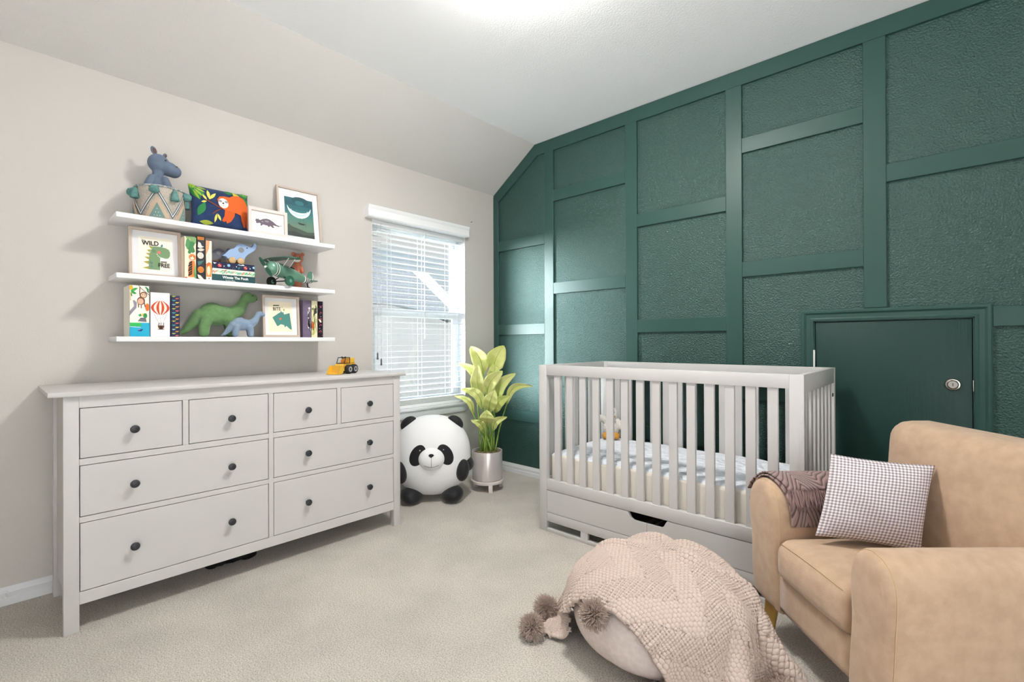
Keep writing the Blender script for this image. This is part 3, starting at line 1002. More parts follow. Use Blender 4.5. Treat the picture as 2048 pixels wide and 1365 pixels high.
def spline(pts, n):
    P = np.array(pts, float)
    t = np.linspace(0, len(P) - 1, n)
    i = np.clip(t.astype(int), 0, len(P) - 2)
    f = (t - i)[:, None]
    p0, p1, p2, p3 = P[np.clip(i - 1, 0, None)], P[i], P[i + 1], P[np.clip(i + 2, None, len(P) - 1)]
    return 0.5 * ((2 * p1) + (-p0 + p2) * f + (2 * p0 - 5 * p1 + 4 * p2 - p3) * f ** 2 + (-p0 + 3 * p1 - 3 * p2 + p3) * f ** 3)

M_TAN = mat('tan_suede', (.50, .352, .24), .85, .15, bump=(380, .35, 2, .002), var=(26, (.445, .308, .206)), sheen=.25)
M_SEAM = mat('tan_seam', (.56, .39, .235), .9, .1)
M_LEG = mat('honey_wood', (.50, .31, .085), .4, .4, var=(14, (.40, .23, .05)))
def rw(r, w, z=0.0):
    """r metres to the right and w metres ahead of where the camera stands"""
    cy, sy = math.cos(YAW), math.sin(YAW)
    return Vector((3.13 + r * cy - w * sy, -3.18 + r * sy + w * cy, z))
CR, CW = 1.35, 1.61
ch = thing('armchair', 'tan suede armchair with rounded arms and wooden legs in front of the little door', 'armchair', rw(CR, CW), YAW)
L3 = lambda r, w, z: (r - CR, w - CW, z)
ARM = [(0.0, .15), (0.0, .30), (0.0, .44), (.006, .53), (.028, .585), (.07, .607), (.115, .600), (.148, .572), (.165, .52), (.163, .42), (.152, .28), (.130, .15)]
def arm(w_in, sgn, k, zk):
    prof = spline(ARM, 46)
    prof = prof * np.array([k, 1]); prof[:, 1] = .15 + (prof[:, 1] - .15) * zk
    cen = np.array([.08 * k, .38])
    secs = []
    for r, ins in ((.975, .045), (.977, .030), (.983, .016), (.992, .007), (1.005, .0), (1.2, 0), (1.4, 0), (1.6, 0), (1.72, .0), (1.735, .02)):
        d = prof - cen
        L = np.linalg.norm(d, axis=1, keepdims=True)
        q = cen + d * (1 - ins / np.maximum(L, .06))
        secs.append([L3(r, w_in + sgn * a, b) for a, b in q])
    S = np.array(secs)
    bm = bmesh.new()
    me = grid_mesh(S, closed_v=True)
    bm.from_mesh(me); bpy.data.meshes.remove(me)
    bm.verts.ensure_lookup_table()
    m_ = S.shape[1]
    bm.faces.new([bm.verts[i] for i in range(m_)])
    bm.faces.new([bm.verts[i] for i in range((len(secs) - 1) * m_, len(secs) * m_)])
    bmesh.ops.recalc_face_normals(bm, faces=bm.faces[:])
    me = bpy.data.meshes.new('arm'); bm.to_mesh(me); bm.free()
    o = link_mesh('arm', me, M_TAN, ch, 50)
    d = prof - cen; L = np.linalg.norm(d, axis=1, keepdims=True)
    q = cen + d * (1 - .004 / np.maximum(L, .06))
    MB().tube([L3(.996, w_in + sgn * a, b) for a, b in q], .0014, 6).build('seam', M_SEAM, o, 180)
    return prof
arm(1.405, -1, 1.0, .962)
far_prof = arm(1.785, 1, 1.24, 1.045)
soft_box('base', L3(.992, 1.40, .165), L3(1.66, 1.79, .30), .012, M_TAN, ch, 6)
def crown(p, h):
    if p.z > 0: p.z += .020 * max(0, 1 - (p.x / h.x) ** 2) * max(0, 1 - (p.y / h.y) ** 2)
    p.x += (-.012 if p.x < 0 else 0) * max(0, 1 - (p.y / h.y) ** 2) * (1 - abs(p.z) / h.z)
    return p
sc_ = soft_box('seat_cushion', L3(.975, 1.407, .285), L3(1.52, 1.783, .440), (.05, .03, .05), M_TAN, ch, 18, crown)
MB().tube([L3(.984, 1.43 + .33 * i / 10, .425 + .004 * math.sin(i / 10 * math.pi)) for i in range(11)], .0012, 6).build('seam', M_SEAM, sc_, 180)
def lean(p, h):
    p.x += (p.z + h.z) * .07 - .02 * max(0, 1 - (p.y / h.y) ** 2) * max(0, 1 - (p.z / h.z) ** 2) * (1 if p.x < 0 else 0)
    return p
soft_box('backrest', L3(1.440, 1.27, .36), L3(1.62, 1.905, .862), (.06, .07, .07), M_TAN, ch, 18, lean)
for (r, w, dr_, dw) in ((1.035, 1.905, -.012, .012), (1.035, 1.30, -.012, -.012), (1.62, 1.88, .02, .015), (1.62, 1.32, .02, -.015)):
    MB().tube([L3(r, w, .17), L3(r + dr_ * .5, w + dw * .5, .09), L3(r + dr_, w + dw, .0)], [.027, .024, .018], 20).build('leg', M_LEG, ch, 50)

# ------------------------------------------------------------------ throw over the far arm
def throw_mat():
    m = bpy.data.materials.new('mauve_throw'); m.use_nodes = True
    N, L = nodes_of(m); b = N['Principled BSDF']; b.inputs['Roughness'].default_value = .95; b.inputs['Specular IOR Level'].default_value = .1
    b.inputs['Sheen Weight'].default_value = .3
    tc = N.new('ShaderNodeTexCoord'); w = N.new('ShaderNodeTexWave'); w.inputs['Scale'].default_value = .314159
    rp = N.new('ShaderNodeValToRGB')
    rp.color_ramp.elements[0].position = .06; rp.color_ramp.elements[0].color = (.105, .062, .058, 1)
    rp.color_ramp.elements[1].position = .30; rp.color_ramp.elements[1].color = (.30, .20, .185, 1)
    bp = N.new('ShaderNodeBump'); bp.inputs['Strength'].default_value = .8; bp.inputs['Distance'].default_value = .006
    L.new(tc.outputs['UV'], w.inputs['Vector']); L.new(w.outputs['Fac'], rp.inputs[0]); L.new(rp.outputs[0], b.inputs['Base Color'])
    L.new(w.outputs['Fac'], bp.inputs['Height']); L.new(bp.outputs[0], b.inputs['Normal'])
    return m
M_THROW = throw_mat()
M_FRINGE = mat('mauve_fringe', (.24, .155, .145), .95, .1)
tw = thing('throw_blanket', 'mauve brown fringed throw with wavy lines folded over the far chair arm', 'throw', rw(1.2, 1.83, .45), YAW)
TL = lambda r, w, z: (r - 1.2, w - 1.83, z - .45)
def throw_layer(name, z_in, z_out, off, seed):
    # follow the arm's profile (inner side first), pushed outwards
    pr = far_prof.copy()
    dd = np.gradient(pr, axis=0); nn = np.stack([-dd[:, 1], dd[:, 0]], -1); nn /= np.linalg.norm(nn, axis=1, keepdims=True)
    pr = pr + nn * off
    k = int(np.argmax(pr[:, 1]))
    keep = [i for i in range(len(pr)) if (i <= k and pr[i, 1] >= z_in) or (i > k and pr[i, 1] >= z_out)]
    pts = pr[keep]
    pts = np.vstack([[pts[0, 0], z_in], pts])
    S = spline(pts, 60)
    rs = np.linspace(0, 1, 60)
    P = np.zeros((60, 60, 3)); uv = np.zeros((60, 60, 2))
    for i, u in enumerate(rs):
        for j in range(60):
            a, b_ = S[j]
            v = j / 59
            r = .992 + u * .40 + .006 * math.sin(v * 9 + seed) + .035 * (1 - v) * (1 - u)
            wv = .003 * math.sin(u * 17 + seed) * (1 - v) + .004 * math.sin(u * 7 + v * 4 + seed)
            P[i, j] = TL(r, 1.785 + a - abs(wv), b_ + abs(wv) * .5)
            tri = abs(((u * 2.3 + .12) % 1) - .5) * 2
            uv[i, j] = (v * 12 + 4.2 * tri + .40 * math.sin(u * 26), 0)
    me = grid_mesh(P, uv=True)
    ul = me.uv_layers[0]
    li = np.zeros(len(me.loops), int); me.loops.foreach_get('vertex_index', li)
    ul.data.foreach_set('uv', uv.reshape(-1, 2)[li].reshape(-1))
    o = link_mesh(name, me, M_THROW, tw, 180)
    s = o.modifiers.new('s', 'SOLIDIFY'); s.thickness = .006; s.offset = 0
    return P
throw_layer('lower_layer', .478, .50, .0105, 1.0)
P_ = throw_layer('upper_layer', .605, .55, .0215, 2.0)
fb = MB()
_k = int(np.argmax(far_prof[:, 1])); inner_z, inner_a = far_prof[:_k, 1], far_prof[:_k, 0]
rng = random.Random(3)
for i in range(84):
    u = i / 83
    a = P_[min(59, int(u * 59)), 0]
    ln = .066 + rng.uniform(-.008, .012)
    sw = rng.uniform(-.012, .012)
    pts = []
    for q in (0, .2, .45, .7, 1.0):
        zc_ = a[2] + .45 + .006 - ln * q                     # hang down the arm's inner face
        yi = 1.785 + float(np.interp(zc_, inner_z, inner_a)) - .020 - .004 * q - rng.uniform(0, .003)
        pts.append((a[0] + sw * q, min(a[1] - .001, yi - 1.83) if q == 0 else yi - 1.83, zc_ - .45))
    fb.tube(pts, [.0028, .0028, .0026, .0024, .0016], 5)
fb.build('fringe', M_FRINGE, tw, 180)

# ------------------------------------------------------------------ gingham cushion
def gingham_mat():
    m = bpy.data.materials.new('gingham'); m.use_nodes = True
    N, L = nodes_of(m); b = N['Principled BSDF']; b.inputs['Roughness'].default_value = .85; b.inputs['Specular IOR Level'].default_value = .15
    tc = N.new('ShaderNodeTexCoord'); sp = N.new('ShaderNodeSeparateXYZ'); L.new(tc.outputs['UV'], sp.inputs[0])
    outs = []
    for ax in ('X', 'Y'):
        a = N.new('ShaderNodeMath'); a.operation = 'MULTIPLY'; a.inputs[1].default_value = 29
        f = N.new('ShaderNodeMath'); f.operation = 'FRACT'
        g = N.new('ShaderNodeMath'); g.operation = 'GREATER_THAN'; g.inputs[1].default_value = .5
        L.new(sp.outputs[ax], a.inputs[0]); L.new(a.outputs[0], f.inputs[0]); L.new(f.outputs[0], g.inputs[0]); outs.append(g)
    s = N.new('ShaderNodeMath'); s.operation = 'ADD'; L.new(outs[0].outputs[0], s.inputs[0]); L.new(outs[1].outputs[0], s.inputs[1])
    h = N.new('ShaderNodeMath'); h.operation = 'MULTIPLY'; h.inputs[1].default_value = .5; L.new(s.outputs[0], h.inputs[0])
    rp = N.new('ShaderNodeValToRGB'); cr = rp.color_ramp; cr.interpolation = 'CONSTANT'
    cr.elements[0].color = (.80, .77, .78, 1); cr.elements[0].position = 0
    cr.elements[1].color = (.24, .20, .225, 1); cr.elements[1].position = .75
    e = cr.elements.new(.25); e.color = (.50, .45, .475, 1)
    L.new(h.outputs[0], rp.inputs[0]); L.new(rp.outputs[0], b.inputs['Base Color'])
    n = N.new('ShaderNodeTexNoise'); n.inputs['Scale'].default_value = 40
    bp = N.new('ShaderNodeBump'); bp.inputs['Strength'].default_value = .15; bp.inputs['Distance'].default_value = .01
    L.new(tc.outputs['Object'], n.inputs['Vector']); L.new(n.outputs['Fac'], bp.inputs['Height']); L.new(bp.outputs[0], b.inputs['Normal'])
    return m
BL, BR = rw(1.085, 1.692, .484), rw(1.350, 1.602, .466)
TLc, TRc = rw(1.178, 1.737, .752), rw(1.425, 1.642, .740)
gc = (BL + BR + TLc + TRc) / 4
ux = ((BR - BL) + (TRc - TLc)).normalized(); uv_ = ((TLc - BL) + (TRc - BR)).normalized(); uz = (uv_ - ux * uv_.dot(ux)).normalized()
uy = uz.cross(ux)
_k = uv_.dot(ux) / uv_.dot(uz)      # the cushion has slumped a little sideways
gp = cushion('gingham_cushion', .306, .292, .125, gingham_mat(), None, 44, .05, .008, 5)
gp.data.transform(Matrix(((1, 0, _k, 0), (0, 1, 0, 0), (0, 0, 1, 0), (0, 0, 0, 1))))
gp.matrix_world = Matrix(((ux.x, uy.x, uz.x, gc.x), (ux.y, uy.y, uz.y, gc.y), (ux.z, uy.z, uz.z, gc.z), (0, 0, 0, 1)))
tag(gp, 'small mauve and white gingham cushion leaning in the armchair', 'cushion')

# ------------------------------------------------------------------ pouf
PC = rw(.540, 1.825)
PRAD, PH = .308, .318
M_POUF = mat('blush_felt', (.69, .595, .555), .9, .1, bump=(300, .3, 3, .0015), var=(60, (.63, .54, .50)))
pf = thing('pouf', 'round blush felt pouf under the knitted blanket', 'pouf', tuple(PC))
n, k = 144, 60
S = np.zeros((n, k, 3))
for i in range(n):
    t = 2 * math.pi * i / n
    for j in range(k):
        a = -math.pi / 2 + math.pi * j / (k - 1)
        ca, sa = max(0, math.cos(a)), math.sin(a)
        rr = PRAD * ca ** .75
        zz = PH / 2 + PH / 2 * math.copysign(abs(sa) ** .9, sa)
        g = abs(math.sin(t * 4 + .5)); rr *= 1 - .018 * math.exp(-(g / .05) ** 2) + .01 * g
        S[i, j] = (rr * math.cos(t), rr * math.sin(t), zz)
link_mesh('cover', grid_mesh(S, closed_u=True, flip=False), M_POUF, pf, 180)
MB().lathe([(.001, PH - .004), (.018, PH - .002), (.02, PH + .002), (.012, PH + .005), (.001, PH + .005)], (0, 0, 0), 20).build('button', M_POUF, pf, 60)

# ------------------------------------------------------------------ knitted blanket: the cloth is dropped over the pouf
def drape(nx, ny, s, e1, e2, org, steps=260, iters=9):
    rng = np.random.RandomState(2)
    I, J = np.meshgrid(np.arange(nx), np.arange(ny), indexing='ij')
    c1, c2 = .95, .93
    X = org[None, None] + I[..., None] * s * c1 * e1 + J[..., None] * s * c2 * e2
    X[..., 2] = .47 + .015 * np.sin(J * .62 + I * .10) + .004 * rng.randn(nx, ny)
    V = np.zeros_like(X)
    cons = []
    for (di, dj, k) in ((1, 0, 1), (0, 1, 1), (1, 1, .6), (1, -1, .6), (2, 0, .16), (0, 2, .16), (4, 0, .05), (0, 4, .05)):
        L = s * math.hypot(di, dj)
        for ph in range(2):
            A, B = [], []
            for i in range(nx - di):
                for j in range(ny):
                    if 0 <= j + dj < ny and ((i // max(di, 1)) if di else (j // dj)) % 2 == ph:
                        A.append(i * ny + j); B.append((i + di) * ny + j + dj)
            if A: cons.append((np.array(A), np.array(B), L, k))
    X = X.reshape(-1, 3); V = V.reshape(-1, 3)
    pc = np.array(PC); a, c = PRAD + .021, PH / 2 + .019
    zc = PH / 2
    def collide(X, Xo, slack):
        d = X - np.array([pc[0], pc[1], zc])
        rho = np.hypot(d[:, 0], d[:, 1])
        f = (rho / a) ** 2.6 + (np.abs(d[:, 2]) / c) ** 2.6
        m = f < 1
        sc = np.ones(len(X)); sc[m] = np.maximum(f[m], 1e-4) ** (-1 / 2.6)
        sc = np.minimum(sc, 2.0)
        Xn = np.array([pc[0], pc[1], zc]) + d * sc[:, None]
        X[m] = Xn[m]
        X[m] -= (X[m] - Xo[m]) * .75 * np.array([1, 1, .3])
        fl = X[:, 2] < .014
        X[fl, 2] = .014
        X[fl, :2] -= (X[fl, :2] - Xo[fl, :2]) * .6
        b = X[:, 1] > -.915 + slack
        X[b, 1] = -.915 + slack
        # the chair's front
        r = (X[:, 0] - 3.13) * math.cos(YAW) + (X[:, 1] + 3.18) * math.sin(YAW)
        g = np.maximum(0, r - np.where(X[:, 2] > .12, .945, .985) - slack)
        X[:, 0] -= g * math.cos(YAW); X[:, 1] -= g * math.sin(YAW)
        return X
    dt = 1 / 60
    for st_ in range(steps):
        V[:, 2] -= 9.8 * dt
        V *= .965
        Xo = X.copy()
        X = X + V * dt
        for it in range(iters):
            for A, B, L, k in cons:
                d = X[B] - X[A]
                l = np.linalg.norm(d, axis=1)
                if k < .5:
                    g = np.minimum(0, l - L * .93) * k     # bending resists only folding
                else:
                    g = (l - L) * k
                cr = d * (g / np.maximum(l, 1e-6) * .5)[:, None]
                X[A] += cr; X[B] -= cr
            X = collide(X, Xo, max(0, 190 - st_) * .005)
        V = (X - Xo) / dt
        sp = np.linalg.norm(V, axis=1); V *= np.minimum(1, 2.0 / np.maximum(sp, 1e-6))[:, None]
    return X.reshape(nx, ny, 3)

E1 = np.array(rw(.65, -.76) - rw(0, 0)); E2 = np.array(rw(.76, .65) - rw(0, 0))
E1 /= np.linalg.norm(E1); E2 /= np.linalg.norm(E2)
NX, NY, SP = 45, 38, .025
CLO = drape(NX, NY, SP, E1, E2, np.array(PC) + E1 * -.505 + E2 * -.305)

def upsample(P, k):
    def up(A):
        n = A.shape[0]
        t = np.linspace(0, n - 1, (n - 1) * k + 1)
        i = np.clip(t.astype(int), 0, n - 2)
        f = (t - i).reshape(-1, 1, 1)
        p1, p2 = A[i], A[i + 1]
        p0 = A[np.clip(i - 1, 0, None)]; p3 = A[np.clip(i + 2, None, n - 1)]
        return 0.5 * (2 * p1 + (p2 - p0) * f + (2 * p0 - 5 * p1 + 4 * p2 - p3) * f ** 2 + (-p0 + 3 * p1 - 3 * p2 + p3) * f ** 3)
    return up(up(P).transpose(1, 0, 2)).transpose(1, 0, 2)
KU = 13
HI = upsample(CLO, KU)
du = np.gradient(HI, axis=0); dv = np.gradient(HI, axis=1)
NRM = np.cross(du, dv); NRM /= np.maximum(np.linalg.norm(NRM, axis=2, keepdims=True), 1e-9)
uu = np.arange(HI.shape[0]) * SP / KU; vv = np.arange(HI.shape[1]) * SP / KU
UU, VV = np.meshgrid(uu, vv, indexing='ij')
def knit(U, V):
    fr = lambda x: x - np.floor(x)
    su, sv = U / .016, V / .0104
    a = fr(su * 2); par = np.floor(su * 2) % 2
    ph = sv + np.where(par > 0, .8, -.8) * (a - .5)
    st_h = np.sin(np.pi * a) ** .6 * np.sin(np.pi * fr(ph)) ** .55
    su2, sv2 = V / .0122, U / .0142
    row = np.floor(su2)
    br = np.sin(np.pi * fr(su2)) ** .6 * np.sin(np.pi * fr(sv2 + .5 * (row % 2))) ** .5
    zone = np.floor((U * .9 + np.abs(fr(V / .34) - .5) * .34) / .105) % 2
    h = np.where(zone > 0, st_h, br)
    hole = (np.abs(fr((U * .9 + np.abs(fr(V / .34) - .5) * .34) / .105) - .5) > .44) & (fr(V / .019) < .34)
    return h * .0085 - .010 * hole
def folds(U, V):
    h = np.zeros_like(U)
    for a, c, w, A, u0, su in ((.30, .58, .030, .034, .45, .30), (.42, .78, .026, .032, .50, .28), (.10, .84, .024, .034, .45, .20), (-.45, .10, .030, .030, .85, .25), (-.40, -.06, .028, .026, .95, .25), (.20, .42, .022, .020, .36, .16), (-.30, .40, .03, .026, .95, .2)):
        q = V + a * U + .02 * np.sin(U * 14 + c * 9)
        h += A * np.exp(-((q - c) / w) ** 2) * np.exp(-((U - u0) / su) ** 2)
    return h
HI = HI + NRM * ((knit(UU, VV) + folds(UU, VV)) * np.sign(NRM[..., 2:].mean()))[..., None]
M_KNIT = mat('blush_yarn', (.54, .44, .385), .95, .08, bump=(260, .35, 3, .0015))
bk = thing('knitted_blanket', 'chunky blush knitted blanket with brown pompoms draped over the pouf', 'blanket', tuple(PC))
ko = link_mesh('knit', grid_mesh(HI - np.array(PC)), M_KNIT, bk, 180)
_s = ko.modifiers.new('s', 'SOLIDIFY'); _s.thickness = .006; _s.offset = -np.sign(NRM[..., 2].mean())

# pompoms: hundreds of yarn ends
M_POM = mat('taupe_yarn', (.40, .31, .265), .95, .08, var=(180, (.52, .42, .37)))
def pom_mesh(rad, seed, n=1500):
    rng = np.random.RandomState(seed)
    d = rng.randn(n, 3); d /= np.linalg.norm(d, axis=1, keepdims=True)
    L = rad * rng.uniform(.86, 1.06, n)
    a = np.cross(d, rng.randn(n, 3)); a /= np.linalg.norm(a, axis=1, keepdims=True)
    b = np.cross(d, a)
    wd = rad * .030
    bend = (rng.randn(n, 3)) * rad * .10
    V, F = [], []
    ang = [0, 2.094, 4.189]
    base = [d * (rad * .35)[..., None] if False else d * rad * .35 + (a * math.cos(t) + b * math.sin(t)) * wd * .6 for t in ang]
    mid = [d * rad * .72 + bend * .4 + (a * math.cos(t) + b * math.sin(t)) * wd for t in ang]
    tip = [d * L[:, None] + bend + (a * math.cos(t) + b * math.sin(t)) * wd * .75 for t in ang]
    allv = np.stack(base + mid + tip, 1).reshape(-1, 3)
    for i in range(n):
        o = i * 9
        for k in range(3):
            q = (k + 1) % 3
            F.append((o + k, o + q, o + 3 + q, o + 3 + k)); F.append((o + 3 + k, o + 3 + q, o + 6 + q, o + 6 + k))
        F.append((o + 6, o + 7, o + 8))
    me = bpy.data.meshes.new('pompom'); me.from_pydata(allv.tolist(), [], F)
    return me
POM = pom_mesh(.049, 4)
POM.materials.append(M_POM)
def pom(i, j, out=.032):
    p = CLO[i, j]
    ctr = CLO[min(max(i, 3), NX - 4), min(max(j, 3), NY - 4)]
    d = p - ctr; d /= max(np.linalg.norm(d), 1e-6)
    q = p + d * out
    q[2] = max(q[2], .042)
    if q[1] > -.93: q[1] = -.93
    o = bpy.data.objects.new('pompom', POM); COL.objects.link(o); o.parent = bk
    o.location = Vector(q) - PC
    o.rotation_euler = (i * .7, j * 1.3, i + j)
    return q
for i, j in ((0, 0), (0, 5), (20, 0), (37, 0), (NX - 1, 0), (6, NY - 1), (22, NY - 1), (34, NY - 1), (NX - 1, NY - 1), (NX - 1, 17)):
    pom(i, j)
# ------------------------------------------------------------------ things on the shelves
def S(name, label, cat, X, Y, z, group=None, rx=0.0, rz=90):
    return thing(name, label, cat, (X, Y, z), R(rz), group, rx)

M_FRAME_O = mat('pale_oak', (.52, .43, .36), .55, .3, bump=(120, .1, 2, .001))
M_FRAME_P = mat('whitewashed_wood', (.66, .585, .55), .55, .3)
M_MATB = mat('mat_board', (.77, .77, .79), .8, .1)

def picture(label, X, Y, z, w, h, lean, fm, bw, items, back='#f2eee2', board=None, rz=90, depth=.018, group=None):
    """frame standing on its lower edge; items in metres from the middle of that edge"""
    t = S('picture_frame', label, 'picture frame', X, Y, z, group, -lean, rz)
    f = MB()
    def bar(p):
        f.prism([(a, -depth, b) for a, b in p], depth, (0, 1, 0))
    o, i_ = [(-w / 2, 0), (w / 2, 0), (w / 2, h), (-w / 2, h)], [(-w / 2 + bw, bw), (w / 2 - bw, bw), (w / 2 - bw, h - bw), (-w / 2 + bw, h - bw)]
    for k in range(4):
        q = (k + 1) % 4
        bar([o[k], o[q], i_[q], i_[k]])
    f.build('frame', fm, t, 30)
    y0 = -.006
    if board:
        MB().box(-w / 2 + bw - .002, w / 2 - bw + .002, y0, -.001, bw - .002, h - bw + .002).build('mat_board', M_MATB, t, None)
        y0 -= .0006
    else:
        MB().box(-w / 2 + bw - .002, w / 2 - bw + .002, y0 + .0006, -.001, bw - .002, h - bw + .002).build('backing', M_MATB, t, None)
    x0, x1, z0, z1 = board if board else (-w / 2 + bw, w / 2 - bw, bw, h - bw)
    pr = art('print', t, [(back, RECT(x0, z0, x1, z1))] + items, lambda u, v, l: (u, y0 - l * .00012, v), rough=.5)
    return t, pr, y0 - (len(items) + 2) * .00012

def NRM2(x0, x1, z0, z1):
    """0..1 picture coordinates (v from the top) -> metres"""
    return lambda pts: [(x0 + (x1 - x0) * u, z1 - (z1 - z0) * v) for u, v in pts]
BLK = paint('#1d1b1a')

# WILD & FREE
bd = (-.068, .072, .034, .207)
N2 = NRM2(*bd)
it = []
for (a, b, c) in (((.30, .27), (.42, .29), (.36, .36)), ((.24, .40), (.36, .37), (.32, .47)), ((.20, .50), (.33, .48), (.31, .57)), ((.16, .61), (.31, .60), (.29, .69)),
                  ((.13, .76), (.29, .72), (.29, .83)), ((.10, .94), (.29, .88), (.29, .97))):
    it.append(('#a39a3f', N2([a, b, c])))
it.append(('#6f8f67', N2([(.42, .28), (.60, .27), (.80, .29), (.90, .33), (.94, .41), (.93, .53), (.87, .60), (.78, .61), (.63, .58), (.62, .97), (.28, .97), (.29, .72), (.31, .55), (.35, .40)])))
it += [('#5f7f5b', E(*N2([(.44, .42)])[0], .008)), ('#5d7b71', E(*N2([(.36, .78)])[0], .007)), ('#5d7b71', E(*N2([(.36, .88)])[0], .006)),
       ('#e06f66', E(*N2([(.60, .44)])[0], .0075)), ('#f4f2ea', E(*N2([(.54, .50)])[0], .0022)), ('#f4f2ea', E(*N2([(.565, .55)])[0], .0022)), ('#f4f2ea', E(*N2([(.61, .58)])[0], .0022)),
       ('#3f7f86', N2([(.66, .22), (.70, .18), (.72, .24), (.70, .27), (.65, .27)])), ('#1d1b1a', N2([(.64, .71), (.83, .70), (.83, .73), (.64, .74)])),
       ('#1d1b1a', LINE(N2([(.09, .115), (.13, .12), (.17, .18)]), .002)), ('#1d1b1a', LINE(N2([(.15, .155), (.185, .11)]), .0018))]
t, pr, yt = picture('framed green dinosaur picture with the words WILD and FREE, on the middle shelf', .135, -2.608, 1.5075, .218, .246, R(5), M_FRAME_O, .0125, it, '#efeada', bd, group='picture frames')
c = N2([(.345, .20)])[0]
text('lettering', 'WILD', .032, BLK, pr, Matrix.Translation((c[0], yt, c[1])) @ Matrix.Rotation(R(-3), 4, 'Y') @ FRONT, offset=.0007, sx=.86)
c = N2([(.74, .83)])[0]
text('lettering', 'FREE', .030, BLK, pr, Matrix.Translation((c[0], yt, c[1])) @ FRONT, offset=.0007, sx=.82)

# BITE
bd = (-.074, .066, .034, .217)
N2 = NRM2(*bd)
it = [('#4b837c', N2([(.17, .53), (.44, .38), (.50, .36), (.54, .30), (.58, .36), (.63, .33), (.66, .42), (.90, .37), (.98, .93), (.90, .91), (.74, .80), (.69, .86), (.65, .78), (.52, .75), (.42, .80), (.36, .82)])),
      ('#d0714f', E(*N2([(.50, .57)])[0], .0072)), ('#9aa04e', E(*N2([(.66, .27)])[0], .004, .006)), ('#1d1b1a', N2([(.21, .12), (.46, .11), (.46, .14), (.21, .15)])),
      ('#1d1b1a', LINE(N2([(.60, .20), (.57, .18), (.61, .16)]), .0015))]
for k in range(4):
    it.append(('#3c6f69', LINE(N2([(.34 + k * .12, .50 + .03 * k), (.38 + k * .12, .53 + .03 * k)]), .0014)))
t, pr, yt = picture('framed teal dinosaur picture with the word BITE, on the lowest shelf', .125, -1.982, 1.2045, .216, .252, R(4), M_FRAME_O, .0125, it, '#efe3c9', bd, group='picture frames')
c = N2([(.36, .25)])[0]
text('lettering', 'BITE', .029, BLK, pr, Matrix.Translation((c[0], yt, c[1])) @ Matrix.Rotation(R(-2), 4, 'Y') @ FRONT, offset=.0002, sx=.85)

# three-horned dinosaur, small pale frame
N2 = NRM2(-.0875, .0875, .018, .132)
it = [('#5b4f5c', N2([(.10, .48), (.13, .44), (.12, .37), (.17, .42), (.20, .36), (.22, .42), (.27, .43), (.34, .36), (.46, .31), (.56, .33), (.66, .41), (.78, .55), (.88, .58), (.95, .54), (.93, .58), (.84, .63), (.72, .61),
                   (.66, .60), (.68, .66), (.71, .72), (.65, .74), (.60, .68), (.56, .66), (.55, .72), (.50, .72), (.49, .66), (.42, .66), (.38, .64), (.33, .65), (.31, .71), (.26, .71), (.28, .62), (.24, .58), (.18, .62), (.12, .60), (.14, .54)])),
      ('#847984', E(*N2([(.47, .45)])[0], .012, .006)), ('#847984', E(*N2([(.33, .50)])[0], .006, .004)),
      ('#6f6a6e', LINE(N2([(.40 + .02 * k, .19 + .018 * (k % 2)) for k in range(8)]), .0012)),
      ('#6f6a6e', LINE(N2([(.84, .84), (.86, .80), (.86, .87)]), .0012)), ('#6f6a6e', LINE(N2([(.90, .80), (.90, .88)]), .0012)), ('#6f6a6e', LINE(N2([(.93, .80), (.91, .84), (.93, .88)]), .0012))]
picture('small pale frame with a grey three-horned dinosaur, at the front of the top shelf', .205, -2.088, 1.7955, .214, .150, R(3), M_FRAME_P, .0165, it, '#f3efe6', None, group='picture frames')

# crescent moon
bd = (-.088, .092, .052, .306)
N2 = NRM2(*bd)
it = []
cols_ = ['#1d5a63', '#1c525c', '#24616a', '#2f6b6e', '#3d746f', '#4a7a6e', '#56796a', '#5f7b68', '#5d7562', '#525f50']
for k, cc in enumerate(cols_):
    it.append((cc, N2([(0, k / 10), (1, k / 10), (1, (k + 1) / 10), (0, (k + 1) / 10)])))
it.append(('#174951', N2(E(.55, .06, .30, .10)))); it.append(('#2d6a72', N2(E(.52, .12, .16, .06))))
mo = [(.50 + .42 * math.cos(a), .22 + .30 * math.sin(a)) for a in [math.pi * k / 22 for k in range(23)]] + [(.50 + .40 * math.cos(a), .22 + .155 * math.sin(a)) for a in [math.pi * (1 - k / 22) for k in range(1, 22)]]
it.append(('#dfeef0', N2(mo)))
it += [('#bcd8dc', N2([(.50 + .30 * math.cos(a), .30 + .17 * math.sin(a)) for a in [math.pi * k / 12 for k in range(13)]] + [(.50 + .28 * math.cos(a), .30 + .12 * math.sin(a)) for a in [math.pi * (1 - k / 12) for k in range(13)]])),
       ('#26302b', N2([(.40, .63), (.70, .65), (.62, .69), (.47, .68)])), ('#26302b', LINE(N2([(.52, .50), (.50, .64)]), .0012)), ('#26302b', LINE(N2([(.62, .50), (.64, .65)]), .0012)),
       ('#26302b', LINE(N2([(.70, .60), (.70, .74)]), .0014)), ('#3d4a40', N2([(0, .78), (.10, .70), (.22, .76), (.45, .80), (.75, .86), (1, .84), (1, 1), (0, 1)])),
       ('#2c3530', N2([(0, .90), (.3, .88), (.6, .94), (1, .92), (1, 1), (0, 1)]))]
picture('tall framed picture of a white crescent moon at night, on the top shelf', .070, -1.838, 1.7955, .272, .366, R(8), M_FRAME_O, .011, it, '#2f6b6e', bd, group='picture frames')

